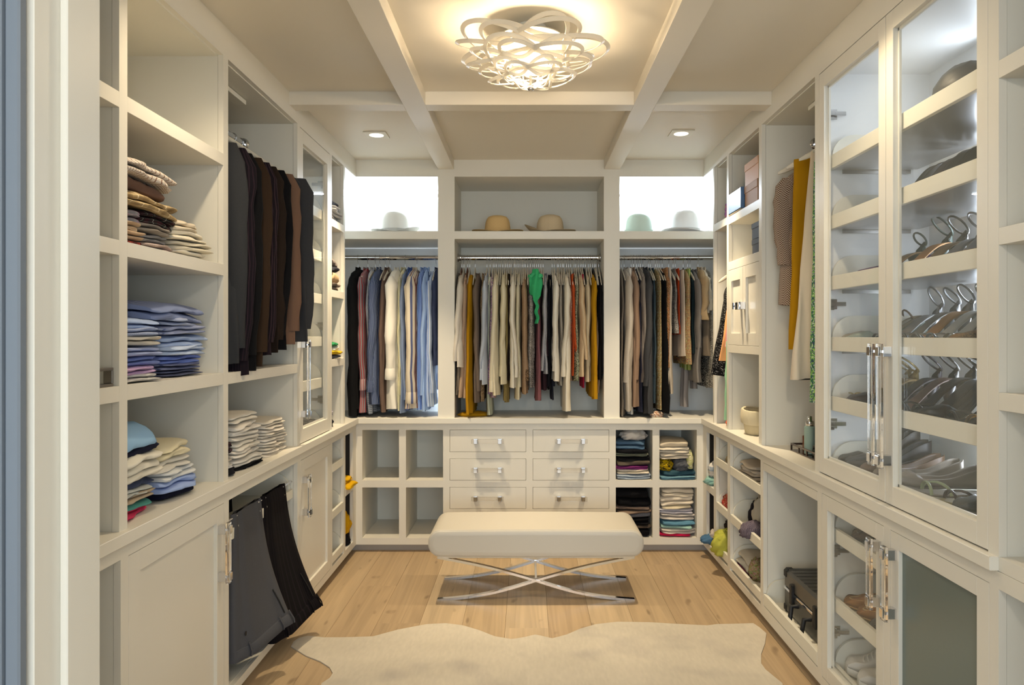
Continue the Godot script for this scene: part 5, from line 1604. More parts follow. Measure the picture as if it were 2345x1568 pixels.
func toiletries() -> void:
	var n := thing("vanity_tray", "smoked openwork tray of bottles on the right worktop", "tray", cs("R", 3.275, TOP, 0.19))
	var u0 := 3.13
	var u1 := 3.42
	up("base", n, M.smoke, "R", u0, u1, TOP, TOP + 0.006, 0.085, 0.295, 0.001)
	for e in [[u0, u1, 0.085, 0.092], [u0, u1, 0.288, 0.295], [u0, u0 + 0.007, 0.092, 0.288], [u1 - 0.007, u1, 0.092, 0.288]]:
		up("rim", n, M.smoke, "R", e[0], e[1], TOP + 0.028, TOP + 0.037, e[2], e[3], 0.001)
	for u in [u0, u0 + 0.094, u1 - 0.101, u1 - 0.007]:
		for w in [0.085, 0.288]:
			up("post", n, M.smoke, "R", u, u + 0.007, TOP + 0.006, TOP + 0.028, w, w + 0.007)
	bottle(cs("R", 3.275, TOP + 0.0065, 0.12), [Vector2(0.001, 0), Vector2(0.023, 0.001), Vector2(0.024, 0.004), Vector2(0.024, 0.122), Vector2(0.021, 0.127), Vector2(0.001, 0.128)], F("93aaa3"), [Vector2(0.001, 0.128), Vector2(0.019, 0.1281), Vector2(0.019, 0.15), Vector2(0.011, 0.151), Vector2(0.011, 0.172), Vector2(0.001, 0.173)], M.chrome, "tall sage green pump bottle with silver cap on the vanity tray")
	bottle(cs("R", 3.365, TOP + 0.0065, 0.15), [Vector2(0.001, 0), Vector2(0.028, 0.001), Vector2(0.029, 0.07), Vector2(0.012, 0.076), Vector2(0.001, 0.0765)], M.amber, [Vector2(0.001, 0.0765), Vector2(0.014, 0.077), Vector2(0.016, 0.088), Vector2(0.009, 0.1), Vector2(0.014, 0.112), Vector2(0.001, 0.12)], M.gold, "squat amber perfume bottle with gold stopper on the vanity tray")
	bottle(cs("R", 3.34, TOP + 0.0065, 0.225), [Vector2(0.001, 0), Vector2(0.022, 0.001), Vector2(0.022, 0.085), Vector2(0.01, 0.092), Vector2(0.001, 0.0925)], M.amber, [Vector2(0.001, 0.0925), Vector2(0.011, 0.093), Vector2(0.011, 0.125), Vector2(0.001, 0.126)], M.steel, "amber scent bottle with steel cap behind the pump bottle")
	bottle(cs("R", 3.195, TOP + 0.0065, 0.125), [Vector2(0.001, 0), Vector2(0.024, 0.001), Vector2(0.025, 0.035), Vector2(0.001, 0.0355)], M.darkglass, [Vector2(0.001, 0.0355), Vector2(0.022, 0.036), Vector2(0.022, 0.05), Vector2(0.001, 0.051)], M.black, "low dark green jar on the vanity tray")

func bottle(at: Vector3, prof: Array, m: Material, cap: Array, cm: Material, label: String) -> void:
	var n := thing("bottle", label, "bottle", at)
	var b := MB.new()
	b.lathe(prof, 24)
	part("body", b, m, n)
	b = MB.new()
	b.lathe(cap, 24)
	part("cap", b, cm, n)

func suitcase() -> void:
	var n := thing("suitcase", "ribbed grey metal suitcase with black corners in the open base", "suitcase", cs("R", 3.19, 0.1225, 0.25))
	var u0 := 2.93
	var u1 := 3.45
	var w0 := 0.065
	var w1 := 0.43
	var v0 := 0.1225
	var v1 := 0.325
	var vm := 0.235
	for h in [[v0, vm - 0.002], [vm + 0.002, v1]]:
		up("shell", n, M.alu, "R", u0, u1, h[0], h[1], w0, w1, 0.012)
	var b := MB.new()
	ub(b, "R", u0 - 0.001, u1 + 0.001, vm - 0.006, vm + 0.006, w0 - 0.002, w1, 0.002)
	part("closing_band", b, M.chrome, n)
	for k in 11:
		up("rib", n, M.alu, "R", u0 + 0.02 + 0.046 * k, u0 + 0.04 + 0.046 * k, v1 - 0.002, v1 + 0.003, w0 + 0.01, w1 - 0.01, 0.0015)
	for u in [u0, u1]:
		for h in [[v0 - 0.001, v0 + 0.045], [v1 - 0.045, v1 + 0.004]]:
			for w in [[w0 - 0.004, w0 + 0.045], [w1 - 0.045, w1 + 0.004]]:
				up("corner", n, M.rubber, "R", u - 0.004 if u == u0 else u - 0.045, u + 0.045 if u == u0 else u + 0.004, h[0], h[1], w[0], w[1], 0.012)
	for u in [3.06, 3.33]:
		up("latch", n, M.rubber, "R", u - 0.016, u + 0.016, vm - 0.045, vm + 0.05, w0 - 0.014, w0 + 0.002, 0.004)
	b = MB.new()
	var hy := vm - 0.03
	b.tube([cs("R", 3.27, hy, w0) - O, cs("R", 3.27, hy, w0 - 0.03) - O, cs("R", 3.265, hy - 0.06, w0 - 0.04) - O, cs("R", 3.245, hy - 0.072, w0 - 0.042) - O, cs("R", 3.145, hy - 0.072, w0 - 0.042) - O, cs("R", 3.125, hy - 0.06, w0 - 0.04) - O, cs("R", 3.12, hy, w0 - 0.03) - O, cs("R", 3.12, hy, w0) - O], 0.0105, 8)
	part("handle", b, M.rubber, n)

func bench() -> void:
	var cx := 0.046
	var n := thing("bench", "cream leather bench with rounded ends on crossed chrome legs", "bench", Vector3(cx, 0, -4.085))
	var outline := func(shrink: float) -> PackedVector3Array:
		var row := PackedVector3Array()
		var hw := 0.583 - shrink
		var hh := 0.0725 - shrink
		for j in 72:
			var a := TAU * (j + 0.5) / 72
			var x := signf(cos(a)) * pow(absf(cos(a)), 0.16) * hw
			var r := 0.07
			# straight top and bottom, ends drawn as two quarter rounds
			x = clampf(cos(a) * (hw + 0.0) * 1.35, -hw + r, hw - r) + r * signf(cos(a)) * pow(absf(cos(a)), 0.7) * smoothstep(0.55, 1.0, absf(cos(a)))
			var y := signf(sin(a)) * hh * minf(1.0, pow(maxf(0.0, absf(sin(a)) * 1.35), 0.8))
			row.append(Vector3(x, 0.3135 + y, 0))
		return row
	# front outline as a true rounded rectangle
	var rr := func(shrink: float, z: float) -> PackedVector3Array:
		var row := PackedVector3Array()
		var hw := 0.583 - shrink
		var hh := 0.0725 - shrink
		var r := 0.066 - shrink * 0.8
		for c in 4:
			var ox: float = (hw - r) * [1, -1, -1, 1][c]
			var oy: float = (hh - r) * [1, 1, -1, -1][c]
			for k in 12:
				var a := PI / 2 * (c + k / 11.0)
				row.append(Vector3(ox + r * cos(a), 0.3135 + oy + r * sin(a), z))
			if c == 0 or c == 2:
				var s := 1.0 if c == 0 else -1.0
				for k in range(1, 12):
					var t := k / 12.0
					row.append(Vector3(s * lerpf(hw - r, -hw + r, t), 0.3135 + s * (hh + 0.004 * sin(PI * t)), z))
		return row
	var b := MB.new()
	var rows := []
	for e in [[0.03, -0.207], [0.012, -0.205], [0.004, -0.199], [0.0, -0.188], [0.0, -0.06], [0.0, 0.06], [0.0, 0.188], [0.004, 0.199], [0.012, 0.205], [0.03, 0.207]]:
		rows.append(rr.call(e[0], e[1]))
	b.grid(rows, true, true, 1.3, 0.4)
	part("seat_cushion", b, M.leather, n)
	for z in [-0.197, 0.197]:
		var loop: PackedVector3Array = rr.call(0.0035, z)
		var path := []
		for p in loop:
			path.append(p)
		path.append(loop[0])
		b = MB.new()
		b.tube(path, 0.0022, 6, Transform3D(), 1.0, false)
		part("piping", b, M.leather, n)
	for z in [-0.170, 0.168]:
		b = MB.new()
		b.box(Vector3(-0.535, 0.228, z - 0.013), Vector3(0.535, 0.2405, z + 0.013), 0.0015)
		part("top_bar", b, M.chrome, n)
		for s in [-1.0, 1.0]:
			rows = []
			for k in 25:
				var t := -1.0 + 2.0 * k / 24.0
				var x: float = s * 0.535 * t
				var y := 0.106 - 0.118 * t - (0.018 * sin(PI * t) if t > 0.0 else 0.012 * sin(PI * t)) + (0.012 * t * t if t > 0.0 else 0.008 * t * t)
				var zz: float = z + (0.0006 if s > 0 else -0.0006)
				rows.append(PackedVector3Array([Vector3(x, maxf(y - 0.0065, 0.0), zz - 0.013), Vector3(x, y + 0.0065, zz - 0.013), Vector3(x, y + 0.0065, zz + 0.013), Vector3(x, maxf(y - 0.0065, 0.0), zz + 0.013)]))
			b = MB.new()
			for k in 24:
				var p: PackedVector3Array = rows[k]
				var q: PackedVector3Array = rows[k + 1]
				for f in 4:
					var nm: Vector3 = [Vector3(0, 0, -1), Vector3(0, 1, 0), Vector3(0, 0, 1), Vector3(0, -1, 0)][f]
					b.tri_quad(p[f], p[(f + 1) % 4], q[(f + 1) % 4], q[f], nm)
			b.tri_quad(rows[0][0], rows[0][1], rows[0][2], rows[0][3], Vector3(-s, 0, 0))
			b.tri_quad(rows[24][0], rows[24][1], rows[24][2], rows[24][3], Vector3(s, 0, 0))
			part("leg", b, M.chrome, n)
	b = MB.new()
	b.box(Vector3(-0.006, 0.099, -0.157), Vector3(0.006, 0.111, 0.155), 0.001)
	part("stretcher", b, M.chrome, n)

func rug() -> void:
	var px := [[666.5, 1482], [672, 1471], [683, 1463], [705, 1457.6], [741, 1461.5], [800, 1461], [855, 1459], [910, 1443.8], [977, 1431], [1021, 1428.8], [1060, 1433.8], [1099, 1445.4], [1132, 1458.7], [1171, 1465.4], [1200, 1461], [1226, 1454.8], [1245, 1459], [1265, 1463.7], [1298, 1454.8], [1330, 1441], [1365, 1431], [1415, 1425.5], [1487, 1426.6], [1560, 1431], [1620, 1434], [1642, 1431], [1690, 1430], [1725, 1428.8], [1739, 1438], [1755, 1452], [1752, 1474], [1743, 1499], [1743, 1521], [1753, 1535], [1792, 1567]]
	var lf := [[736, 1567], [755, 1554.6], [762, 1543.5], [755, 1530], [733, 1516], [700, 1503]]
	var o := PackedVector2Array()
	for p in px:
		var d: float = 1.437 * 1650.0 / (p[1] - 767.0)
		o.append(Vector2((p[0] - 1208.0) * d / 1650.0, -d))
	for p in [[1.0, -2.8], [0.98, -2.55], [0.80, -2.3], [0.78, -2.0], [0.9, -1.75], [0.85, -1.6], [0.5, -1.55], [0.1, -1.5], [-0.3, -1.55], [-0.62, -1.6], [-0.70, -1.8], [-0.58, -2.0], [-0.62, -2.4], [-0.80, -2.7]]:
		o.append(Vector2(p[0], p[1]))
	for p in lf:
		var d: float = 1.437 * 1650.0 / (p[1] - 767.0)
		o.append(Vector2((p[0] - 1208.0) * d / 1650.0, -d))
	var b := MB.new()
	# local x, y of the outline lie on the floor; thickness goes up
	b.slab(o, 0.0005, 0.0055, Transform3D(Basis(Vector3(1, 0, 0), Vector3(0, 0, 1), Vector3(0, 1, 0)), Vector3.ZERO))
	single("rug", b, M.hide, "pale cream cowhide rug with soft grey patches on the oak floor", "rug")

func hats() -> void:
	hat(Vector3(-0.905, 2.1255, -4.935), 0.155, 0.092, 0.15, F("e6e6e2"), 0.22, 0.2, true, "white fedora with grey band on the left lit shelf", 0.2)
	hat(Vector3(-0.205, 2.1255, -4.945), 0.168, 0.085, 0.125, F("lace:0.02:e3c48c:d2b078"), 0.0, 0.0, false, "golden straw hat with flat brim on the centre shelf", 0.0)
	hat(Vector3(0.155, 2.1255, -4.945), 0.168, 0.09, 0.13, F("lace:0.02:d8c6a6:c8b592"), 0.05, 0.5, false, "beige straw hat with turned-up brim on the centre shelf", 2.9)
	hat(Vector3(0.76, 2.1255, -4.92), 0.092, 0.086, 0.132, F("c6d8ce"), 0.15, 0.0, false, "mint green soft hat without brim on the right lit shelf", 0.0)
	hat(Vector3(1.08, 2.1255, -4.935), 0.165, 0.10, 0.158, F("e4e4e4"), 0.1, 0.1, true, "white fabric bucket hat with cord on the right lit shelf", 0.7)

func hat(at: Vector3, brim: float, cr: float, h: float, m: Material, pinch: float, wave: float, band: bool, label: String, turn: float) -> void:
	var n := thing("hat", label, "hat", at)
	n.rotation.y = turn
	var b := MB.new()
	var rows := []
	for p in [[1.0, 0.0], [0.99, 0.18], [0.96, 0.4], [0.92, 0.62], [0.84, 0.8], [0.70, 0.93], [0.45, 0.99], [0.2, 1.0], [0.02, 1.0]]:
		var row := PackedVector3Array()
		for j in 36:
			var a := TAU * j / 36
			var dent: float = pinch * (1.0 if p[1] > 0.6 else 0.2) * (0.6 * maxf(0.0, 1.0 - absf(sin(a)) * 1.6) * (1.0 - p[0]) + 0.25 * maxf(0.0, cos(a)) * p[1])
			row.append(Vector3(cr * p[0] * cos(a) * 1.06, 0.004 + (h * p[1]) * (1.0 - dent), cr * p[0] * sin(a) * 0.95))
		rows.append(row)
	b.grid(rows, true, true, 0.4, 0.2)
	part("crown", b, m, n)
	b = MB.new()
	rows = []
	for k in 7:
		for s in [0]:
			var row := PackedVector3Array()
			var t := k / 6.0
			for j in 48:
				var a := TAU * j / 48
				var r := lerpf(cr * 1.0, brim, t)
				var y := 0.004 + 0.024 * t * absf(cos(a)) + wave * 0.10 * t * t * maxf(0.0, cos(a - 0.2)) + 0.006 * wave * t * sin(a * 3.0)
				row.append(Vector3(r * cos(a) * 1.05, y, r * sin(a) * 0.96))
			rows.append(row)
	for k in 7:
		var row := PackedVector3Array()
		for p in rows[6 - k]:
			row.append(p - Vector3(0, 0.0032, 0))
		rows.append(row)
	b.grid(rows, true, false, 0.6, 0.1)
	part("brim", b, m, n)
	if band:
		b = MB.new()
		rows = []
		for p in [[1.0, 0.02], [1.035, 0.02], [1.025, 0.2], [0.98, 0.2]]:
			var row := PackedVector3Array()
			for j in 36:
				var a := TAU * j / 36
				row.append(Vector3(cr * p[0] * cos(a) * 1.06, 0.004 + h * p[1], cr * p[0] * sin(a) * 0.95))
			rows.append(row)
		b.grid(rows, true, false)
		part("hat_band", b, F("b9b9b6"), n)
# ---------------------------------------------------------------- shoes: local z from heel to toe, y up
func sole_y(t: float, hh: float) -> float:
	return hh * (1.0 - smoothstep(0.12, 0.70, t)) + 0.003 + 0.012 * pow(maxf(0.0, t - 0.72) / 0.28, 2.0)

func sole_w(t: float, sharp: float) -> float:
	var w := 0.027 + 0.011 * smoothstep(0.25, 0.68, t) - 0.005 * exp(-pow((t - 0.4) / 0.12, 2.0))
	w *= sqrt(clampf(1.0 - pow(maxf(0.0, (t - 0.66) / 0.345), 1.6 if sharp > 0.5 else 2.6), 0.0, 1.0)) if t > 0.66 else 1.0
	w *= sqrt(clampf(1.0 - pow(maxf(0.0, (0.1 - t) / 0.103), 2.4), 0.0, 1.0)) if t < 0.1 else 1.0
	return maxf(w, 0.003)

func shoe(kind: String, at: Vector3, yaw: float, pitch: float, c: Material, inner: Material, hh: float, label: String, k := 1.0, group := "") -> void:
	var called: String = {"pump": "court_shoe", "flat": "flat_shoe", "sandal": "sandal", "loafer": "moccasin", "sneaker": "sneaker"}[kind]
	var n := thing(called, label, "shoe", at, group)
	n.transform.basis = Basis(Vector3.UP, yaw) * Basis(Vector3(1, 0, 0), pitch) * Basis().scaled(Vector3(k * 0.92, k, k))
	var LEN := 0.245
	var sharp := 1.0 if kind == "pump" else 0.0
	var b := MB.new()
	var rows := []
	var th := 0.022 if kind == "sneaker" else 0.006
	var NT := 19
	for i in NT:
		var t := i / (NT - 1.0)
		var y := sole_y(t, hh)
		var w := sole_w(t, sharp) * (1.12 if kind == "sneaker" else 1.0)
		var z := LEN * (t - 0.5) * (0.93 if hh > 0.05 else 1.0)
		rows.append(PackedVector3Array([Vector3(-w, y, z), Vector3(-w, y + th, z), Vector3(-w * 0.5, y + th, z), Vector3(w * 0.5, y + th, z), Vector3(w, y + th, z), Vector3(w, y, z), Vector3(0, y - 0.0005, z)]))
	b.grid(rows, true, true, 0.08, 0.25)
	part("sole", b, inner if kind != "sneaker" else M.white_rubber, n)
	if hh > 0.02:
		b = MB.new()
		rows = []
		for e in [[1.0, 1.0], [0.6, 0.62], [0.25, 0.40], [0.0, 0.36]]:
			var row := PackedVector3Array()
			var f: float = e[1] if hh > 0.055 else 0.6 + 0.4 * e[1]
			for j in 10:
				var a := TAU * j / 10
				row.append(Vector3(0.025 * f * cos(a), hh * e[0] + 0.001, -LEN * 0.5 * 0.93 + 0.026 + 0.024 * f * sin(a) - 0.004 * (1.0 - e[0])))
			rows.append(row)
		b.grid(rows, true, true)
		part("heel", b, c, n)
	if kind == "sandal":
		# insole already shows; straps over the toes, an ankle loop and a heel counter
		for t in [0.70, 0.80]:
			var path := []
			var y0 := sole_y(t, hh) + th
			var w := sole_w(t, 0.0)
			for q in 9:
				var a := PI * q / 8.0
				path.append(Vector3(w * 1.04 * cos(a), y0 + 0.027 * sin(a) - 0.002, LEN * (t - 0.5) - (0.018 if t < 0.75 else -0.004) * cos(a)))
			b = MB.new()
			b.tube(path, 0.0042, 8, Transform3D(), 0.45)
			part("toe_strap", b, c, n)
		b = MB.new()
		var loop := []
		var up_y := rng.randf_range(0.018, 0.034)
		var lean_z := rng.randf_range(0.012, 0.034)
		for q in 17:
			var a := TAU * q / 16.0
			loop.append(Vector3(0.027 * cos(a), hh + 0.030 + up_y * (1.0 + sin(a)), -LEN * 0.42 + lean_z * (1.0 + sin(a)) - 0.012))
		b.tube(loop, 0.003, 8, Transform3D(), 1.0, false)
		part("ankle_strap", b, c, n)
		b = MB.new()
		rows = []
		for q in 7:
			var s := q / 6.0
			var row := PackedVector3Array()
			for j in 11:
				var a := PI * 1.14 + PI * 0.72 * j / 10.0
				var rad := 0.027 * (1.0 - 0.08 * s)
				row.append(Vector3(rad * cos(a) * (1.0 - 0.75 * s * s * 0.4), hh + 0.006 + 0.036 * s * (0.2 + 0.8 * pow(absf(sin(a)), 2.0)), -LEN * 0.465 + 0.026 + 0.028 * sin(a)))
			rows.append(row)
		for q in 7:
			var row := PackedVector3Array()
			for p in rows[6 - q]:
				row.append(Vector3(p.x * 0.93, p.y, p.z + 0.0018))
			rows.append(row)
		b.grid(rows, false, false, 0.1, 0.1)
		part("heel_counter", b, c, n)
		return
	# closed upper: each row is a loop that dips to the insole where the shoe is open
	b = MB.new()
	rows = []
	var open_to := 0.66 if kind == "pump" else (0.70 if kind == "flat" else (0.52 if kind == "loafer" else 0.46))
	for i in 25:
		var t := 0.005 + 0.99 * i / 24.0
		var y := sole_y(t, hh) + th - 0.001
		var w := sole_w(t, sharp) * (1.1 if kind == "sneaker" else 1.03)
		var z := LEN * (t - 0.5) * (0.93 if hh > 0.05 else 1.0)
		var wall := 0.0
		var arch := 0.0
		if kind == "sneaker":
			wall = lerpf(0.062, 0.03, smoothstep(0.15, 0.8, t))
			arch = lerpf(0.075, 0.032, smoothstep(0.42, 0.85, t))
		else:
			wall = lerpf(0.052, 0.020, smoothstep(0.0, 0.45, t)) + (0.012 * smoothstep(0.5, 0.7, t) if kind == "loafer" else 0.0)
			arch = lerpf(0.044 if kind == "loafer" else 0.036, 0.017, smoothstep(open_to, 1.0, t))
		var tip := sqrt(clampf((1.0 - t) / 0.10, 0.0, 1.0)) if t > 0.9 else 1.0
		wall *= tip
		arch *= tip
		var open := 1.0 - smoothstep(open_to - 0.03, open_to + 0.03, t)
		var dip := lerpf(arch, 0.002, open)
		var wi := w * lerpf(0.62, 0.80, open)
		rows.append(PackedVector3Array([
			Vector3(-w * 0.95, y, z), Vector3(-w, y + wall * 0.5, z), Vector3(-w * 0.9, y + wall * 0.9, z), Vector3(-w * 0.84, y + lerpf(minf(wall + 0.004, arch), wall, open), z),
			Vector3(-wi * 0.9, y + lerpf(arch * 0.93, wall * 0.85, open), z), Vector3(-wi * 0.72, y + dip * lerpf(0.99, 1.0, open), z), Vector3(0, y + dip, z),
			Vector3(wi * 0.72, y + dip * lerpf(0.99, 1.0, open), z), Vector3(wi * 0.9, y + lerpf(arch * 0.93, wall * 0.85, open), z),
			Vector3(w * 0.84, y + lerpf(minf(wall + 0.004, arch), wall, open), z), Vector3(w * 0.9, y + wall * 0.9, z), Vector3(w, y + wall * 0.5, z), Vector3(w * 0.95, y, z)]))
	b.grid(rows, true, true, 0.2, 0.25)
	part("upper", b, c, n)
	if kind != "sneaker":
		b = MB.new()
		rows = []
		for i in 13:
			var t := 0.03 + (open_to - 0.05) * i / 12.0
			var y := sole_y(t, hh) + th + 0.0025
			var w := sole_w(t, sharp) * 0.66
			var z := LEN * (t - 0.5) * (0.93 if hh > 0.05 else 1.0)
			rows.append(PackedVector3Array([Vector3(-w, y, z), Vector3(w, y, z)]))
		b.grid(rows, false, false, 0.05, 0.2, Transform3D(), Vector3.UP)
		part("insole", b, inner, n)
	if kind == "sneaker":
		for q in 6:
			var t := 0.47 + 0.055 * q
			var y := sole_y(t, hh) + th + lerpf(0.075, 0.032, smoothstep(0.42, 0.85, t)) + 0.001
			var z := LEN * (t - 0.5)
			b = MB.new()
			b.tube([Vector3(-0.022, y - 0.012, z), Vector3(-0.012, y - 0.001, z), Vector3(0, y + 0.0015, z + 0.006), Vector3(0.012, y - 0.001, z + 0.012), Vector3(0.022, y - 0.012, z + 0.012)], 0.0024, 6)
			part("lace", b, M.white_rubber, n)
		b = MB.new()
		b.box(Vector3(-0.02, 0.075, -0.028), Vector3(0.02, 0.118, -0.020), 0.003, Transform3D(Basis(Vector3(1, 0, 0), -0.5), Vector3(0, 0.02, -0.03)))
		part("tongue", b, c, n)
	if kind == "loafer":
		var path := []
		for q in 15:
			var a := -0.15 + (PI + 0.3) * q / 14.0
			var t := 0.62 + 0.30 * sin(clampf(a, 0.0, PI))
			path.append(Vector3(0.029 * cos(a), sole_y(t, hh) + th + 0.031 - 0.010 * sin(clampf(a, 0, PI)), LEN * (t - 0.5)))
		b = MB.new()
		b.tube(path, 0.0028, 6)
		part("stitched_seam", b, inner, n)

func shoes() -> void:
	var fl := [0.128 - 0.009, 0.378, 0.648]
	var lev := [2.090, 1.853, 1.614, 1.375, 1.142, TOP + 0.012]
	# [level, u, kind, colour, inside, heel, label]
	var S := [
		[1, 2.075, "pump", "141214", "2a2220", 0.095, "black pointed pump at the near end of the second shoe shelf"],
		[1, 2.188, "pump", "18171a", "2a2220", 0.095, "black velvet pump with leopard neighbour on the second shelf"],
		[1, 2.300, "pump", "leopard:0.05:a07c48:6b4a24:1c1410", "2a2220", 0.05, "low leopard print pump on the second shoe shelf"],
		[1, 2.405, "pump", "2b2628", "6b5a48", 0.09, "charcoal pump fourth along the second shoe shelf"],
		[1, 2.510, "pump", "3a2c30", "6b5a48", 0.085, "dark plum pump fifth along the second shoe shelf"],
		[1, 2.615, "pump", "1c1a1a", "7a6650", 0.085, "black pump with brown lining on the second shoe shelf"],
		[1, 2.741, "flat", "2a2420", "4a4038", 0.02, "dark shoe alone behind the left door on the second shelf"],
		[2, 2.075, "pump", "leopard:0.05:a98a54:6f4e28:1c1410", "a3713c", 0.08, "leopard print peep shoe at the near end of the third shelf"],
		[2, 2.180, "sandal", "57534f", "9a6a3a", 0.085, "taupe slingback sandal on the third shoe shelf"],
		[2, 2.278, "sandal", "bfc0c2", "8d8d90", 0.09, "silver slingback sandal on the third shoe shelf"],
		[2, 2.375, "sandal", "8d8d92", "77777a", 0.085, "pewter sandal with jewelled strap on the third shoe shelf"],
		[2, 2.473, "sandal", "4a4640", "7d623c", 0.085, "dark sandal with brown footbed on the third shoe shelf"],
		[2, 2.570, "sandal", "2a3a34", "a8763c", 0.09, "dark green strappy sandal on the third shoe shelf"],
		[2, 2.660, "flat", "floral:0.02:2c1c3a:7d4a8a:4a2c5a", "3c2c28", 0.02, "purple glitter flat shoe on the third shoe shelf"],
		[2, 2.747, "sandal", "2f3a34", "8a6a44", 0.08, "dark green sandal with crystal strap behind the left door"],
		[3, 2.075, "pump", "leopard:0.06:8a6a3c:5c3f20:1c1410", "8d7348", 0.05, "brown patterned shoe with oval buckle on the fourth shelf"],
		[3, 2.173, "sandal", "a9a89a", "b5b3a8", 0.085, "pale gold sandal on the fourth shoe shelf"],
		[3, 2.270, "sandal", "b5b6b4", "c3c2ba", 0.085, "silver sandal with wide footbed, second on the fourth shelf"],
		[3, 2.360, "sandal", "a0a29c", "b9b8b0", 0.085, "silver strappy sandal in the middle of the fourth shelf"],
		[3, 2.450, "sandal", "85878a", "a87c48", 0.085, "gunmetal sandal with tan footbed on the fourth shelf"],
		[3, 2.540, "sandal", "77797c", "77736c", 0.085, "grey glitter sandal on the fourth shoe shelf"],
		[3, 2.630, "sandal", "9a9ca0", "8a8a8a", 0.08, "silver ankle strap sandal furthest along the fourth shelf"],
		[3, 2.730, "flat", "8d9a90", "8f8f84", 0.03, "sage grey shoe behind the left door on the fourth shelf"],
		[3, 2.774, "flat", "857a68", "8f8470", 0.03, "khaki shoe beside the sage grey one on the fourth shelf"],
		[3, 2.824, "sandal", "6b5648", "857058", 0.02, "brown flat sandal on the fourth shelf behind the left door"],
		[4, 2.060, "sandal", "8a6c34", "4a342c", 0.05, "bronze strap sandal at the near end of the fifth shelf"],
		[4, 2.158, "sandal", "151417", "1f1b1c", 0.085, "black sandal with jewelled toe on the fifth shelf"],
		[4, 2.255, "pump", "121114", "2c2a2c", 0.09, "black suede pump in the middle of the fifth shelf"],
		[4, 2.353, "sandal", "17161a", "201d1f", 0.09, "black strappy sandal beside the suede pump on the fifth shelf"],
		[4, 2.450, "sandal", "101013", "1c191b", 0.09, "black ankle strap sandal with buckle on the fifth shelf"],
		[4, 2.547, "sandal", "1d181c", "6b5248", 0.085, "black sandal with pink-brown footbed on the fifth shelf"],
		[4, 2.645, "sandal", "201a20", "2a2226", 0.08, "plum black sandal furthest along the right door fifth shelf"],
		[4, 2.736, "flat", "2e2020", "3c2c28", 0.0, "dark burgundy shoe behind the left door handle"],
		[4, 2.790, "sandal", "b09a68", "a88c60", 0.07, "gold leather sandal with amber rings, nearer of the pair"],
		[4, 2.843, "sandal", "b5a070", "a88c60", 0.07, "gold leather sandal with amber rings, farther of the pair"],
		[5, 2.060, "flat", "161618", "2a2a2c", 0.0, "black patent toe at the near end of the bottom shoe shelf"],
		[5, 2.165, "sandal", "2c1a20", "8a7c48", 0.0, "dark wine woven sandal on the bottom shoe shelf"],
		[5, 2.292, "sandal", "a3ad84", "857a6c", 0.0, "pale green strappy flat sandal on the bottom shoe shelf"],
		[5, 2.413, "flat", "8a8078", "77706a", 0.0, "grey flat shoe beside the pale green sandal"],
		[5, 2.525, "flat", "6d6358", "5f584e", 0.0, "taupe flat shoe with gold bar on the bottom shelf"],
		[5, 2.630, "flat", "5c4430", "4a3a2c", 0.0, "brown suede flat shoe on the bottom shoe shelf"],
		[5, 2.730, "pump", "242226", "3c3636", 0.03, "black peep toe shoe nearest the left door stile"],
		[5, 2.780, "pump", "38322f", "4a4238", 0.06, "dark brown peep toe shoe, nearer of two behind left door"],
		[5, 2.829, "pump", "3a3532", "4a4238", 0.06, "dark brown peep toe shoe, farther of two behind left door"],
	]
	for s in S:
		var m := F(s[3])
		if s[3] in ["bfc0c2", "b5b6b4", "a0a29c", "a9a89a", "85878a", "9a9ca0", "b09a68", "b5a070", "8d8d92", "8a6c34"]:
			m = mat(Color.html(s[3]), 0.3, 0.85)
		elif not ":" in s[3]:
			m = mat(Color.html(s[3]), 0.42)
		var v: float = lev[s[0]] + 0.0135
		var tilt := 0.0
		shoe(s[2], cs("R", s[1], v + 0.01, 0.205), -PI / 2 + rng.randf_range(-0.1, 0.1), tilt, m, mat(Color.html(s[4]), 0.6), s[5], s[6], 1.28)
	crumple("pouch", "soft black pouch at the near end of the top shoe shelf", "pouch", cs("R", 2.16, 2.104, 0.16), 0.2, Vector3(0.19, 0.15, 0.22), mat(rgb(34, 34, 38), 0.5), 0.12)
	crumple("pouch", "small dark grey pouch farther along the top shoe shelf", "pouch", cs("R", 2.38, 2.104, 0.13), 0.1, Vector3(0.14, 0.085, 0.16), mat(rgb(48, 48, 54), 0.5), 0.12)
	# glass door below: trays at three levels
	shoe("loafer", cs("R", 2.75, 0.6485, 0.205), -PI / 2 + 0.1, 0.0, mat(rgb(110, 72, 40), 0.7), mat(rgb(84, 54, 30), 0.8), 0.01, "brown suede shoe in the top tray behind the clear base door", 1.1)
	shoe("loafer", cs("R", 2.64, 0.6485, 0.205), -PI / 2, 0.0, mat(rgb(82, 92, 84), 0.7), mat(rgb(60, 66, 60), 0.8), 0.01, "grey-green suede shoe in the top tray behind the clear base door", 1.1)
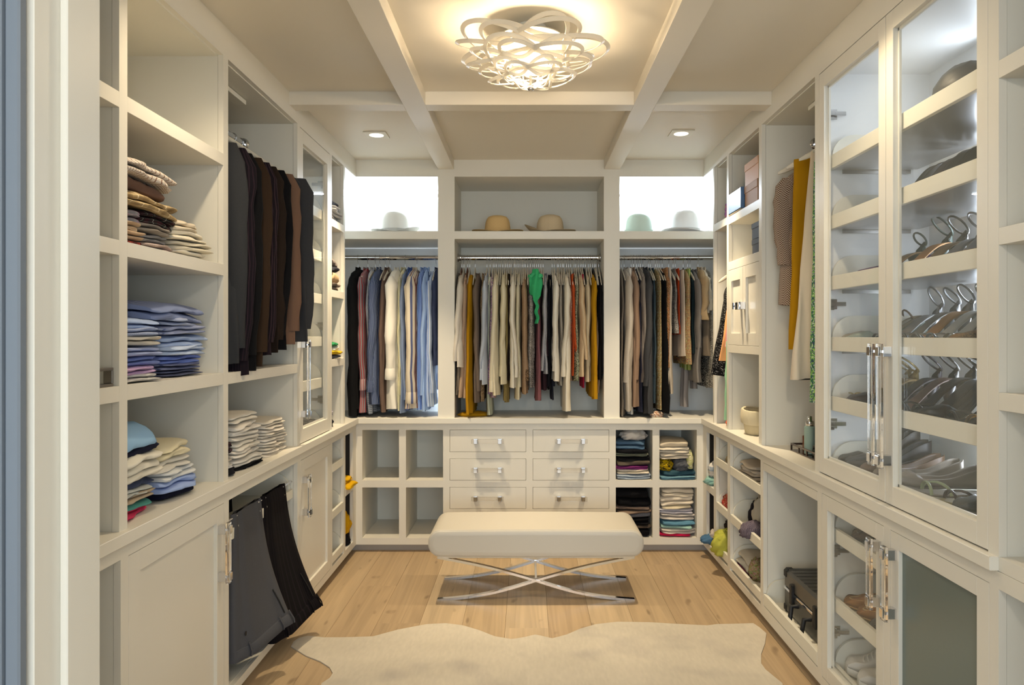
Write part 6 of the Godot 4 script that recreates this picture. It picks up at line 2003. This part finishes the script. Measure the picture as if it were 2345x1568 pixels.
	shoe("loafer", cs("R", 2.775, 0.3785, 0.20), -PI / 2 - 0.12, 0.0, mat(rgb(158, 104, 44), 0.75), mat(rgb(196, 160, 110), 0.8), 0.008, "tan suede moccasin, farther of the stitched pair", 1.12)
	shoe("loafer", cs("R", 2.67, 0.3785, 0.20), -PI / 2 - 0.06, 0.0, mat(rgb(154, 100, 42), 0.75), mat(rgb(196, 160, 110), 0.8), 0.008, "tan suede moccasin, nearer of the stitched pair", 1.12)
	shoe("flat", cs("R", 2.58, 0.3785, 0.185), -PI / 2, 0.0, mat(rgb(30, 24, 26), 0.2), mat(rgb(40, 34, 34), 0.6), 0.0, "black patent shoe, farther one beside the moccasins", 1.0)
	shoe("flat", cs("R", 2.50, 0.3785, 0.185), -PI / 2, 0.0, mat(rgb(28, 22, 24), 0.2), mat(rgb(40, 34, 34), 0.6), 0.0, "black patent shoe, nearer one at the door stile", 1.0)
	shoe("sneaker", cs("R", 2.77, 0.1205, 0.21), -PI / 2 - 0.05, 0.0, mat(rgb(206, 204, 200), 0.45), M.white_rubber, 0.004, "white leather sneaker, farther of the pair in the bottom tray", 1.18)
	shoe("sneaker", cs("R", 2.66, 0.1205, 0.205), -PI / 2 - 0.05, 0.0, mat(rgb(208, 206, 202), 0.45), M.white_rubber, 0.004, "white leather sneaker, nearer of the pair in the bottom tray", 1.18)
	shoe("sneaker", cs("R", 2.55, 0.1205, 0.20), -PI / 2, 0.0, F("check:0.03:bdb9ae:8f8b80"), M.white_rubber, 0.004, "grey mesh sneaker at the near end of the bottom tray", 1.12)
	# left glass cabinet
	shoe("loafer", cs("L", 3.96, TOP + 0.0275, 0.19), PI / 2, 0.0, mat(rgb(60, 34, 26), 0.35), mat(rgb(80, 60, 46), 0.7), 0.012, "brown leather shoe in the left glass cabinet, nearer one", 1.1)
	shoe("loafer", cs("L", 4.07, TOP + 0.0275, 0.19), PI / 2, 0.0, mat(rgb(60, 34, 26), 0.35), mat(rgb(80, 60, 46), 0.7), 0.012, "brown leather shoe in the left glass cabinet, farther one", 1.1)
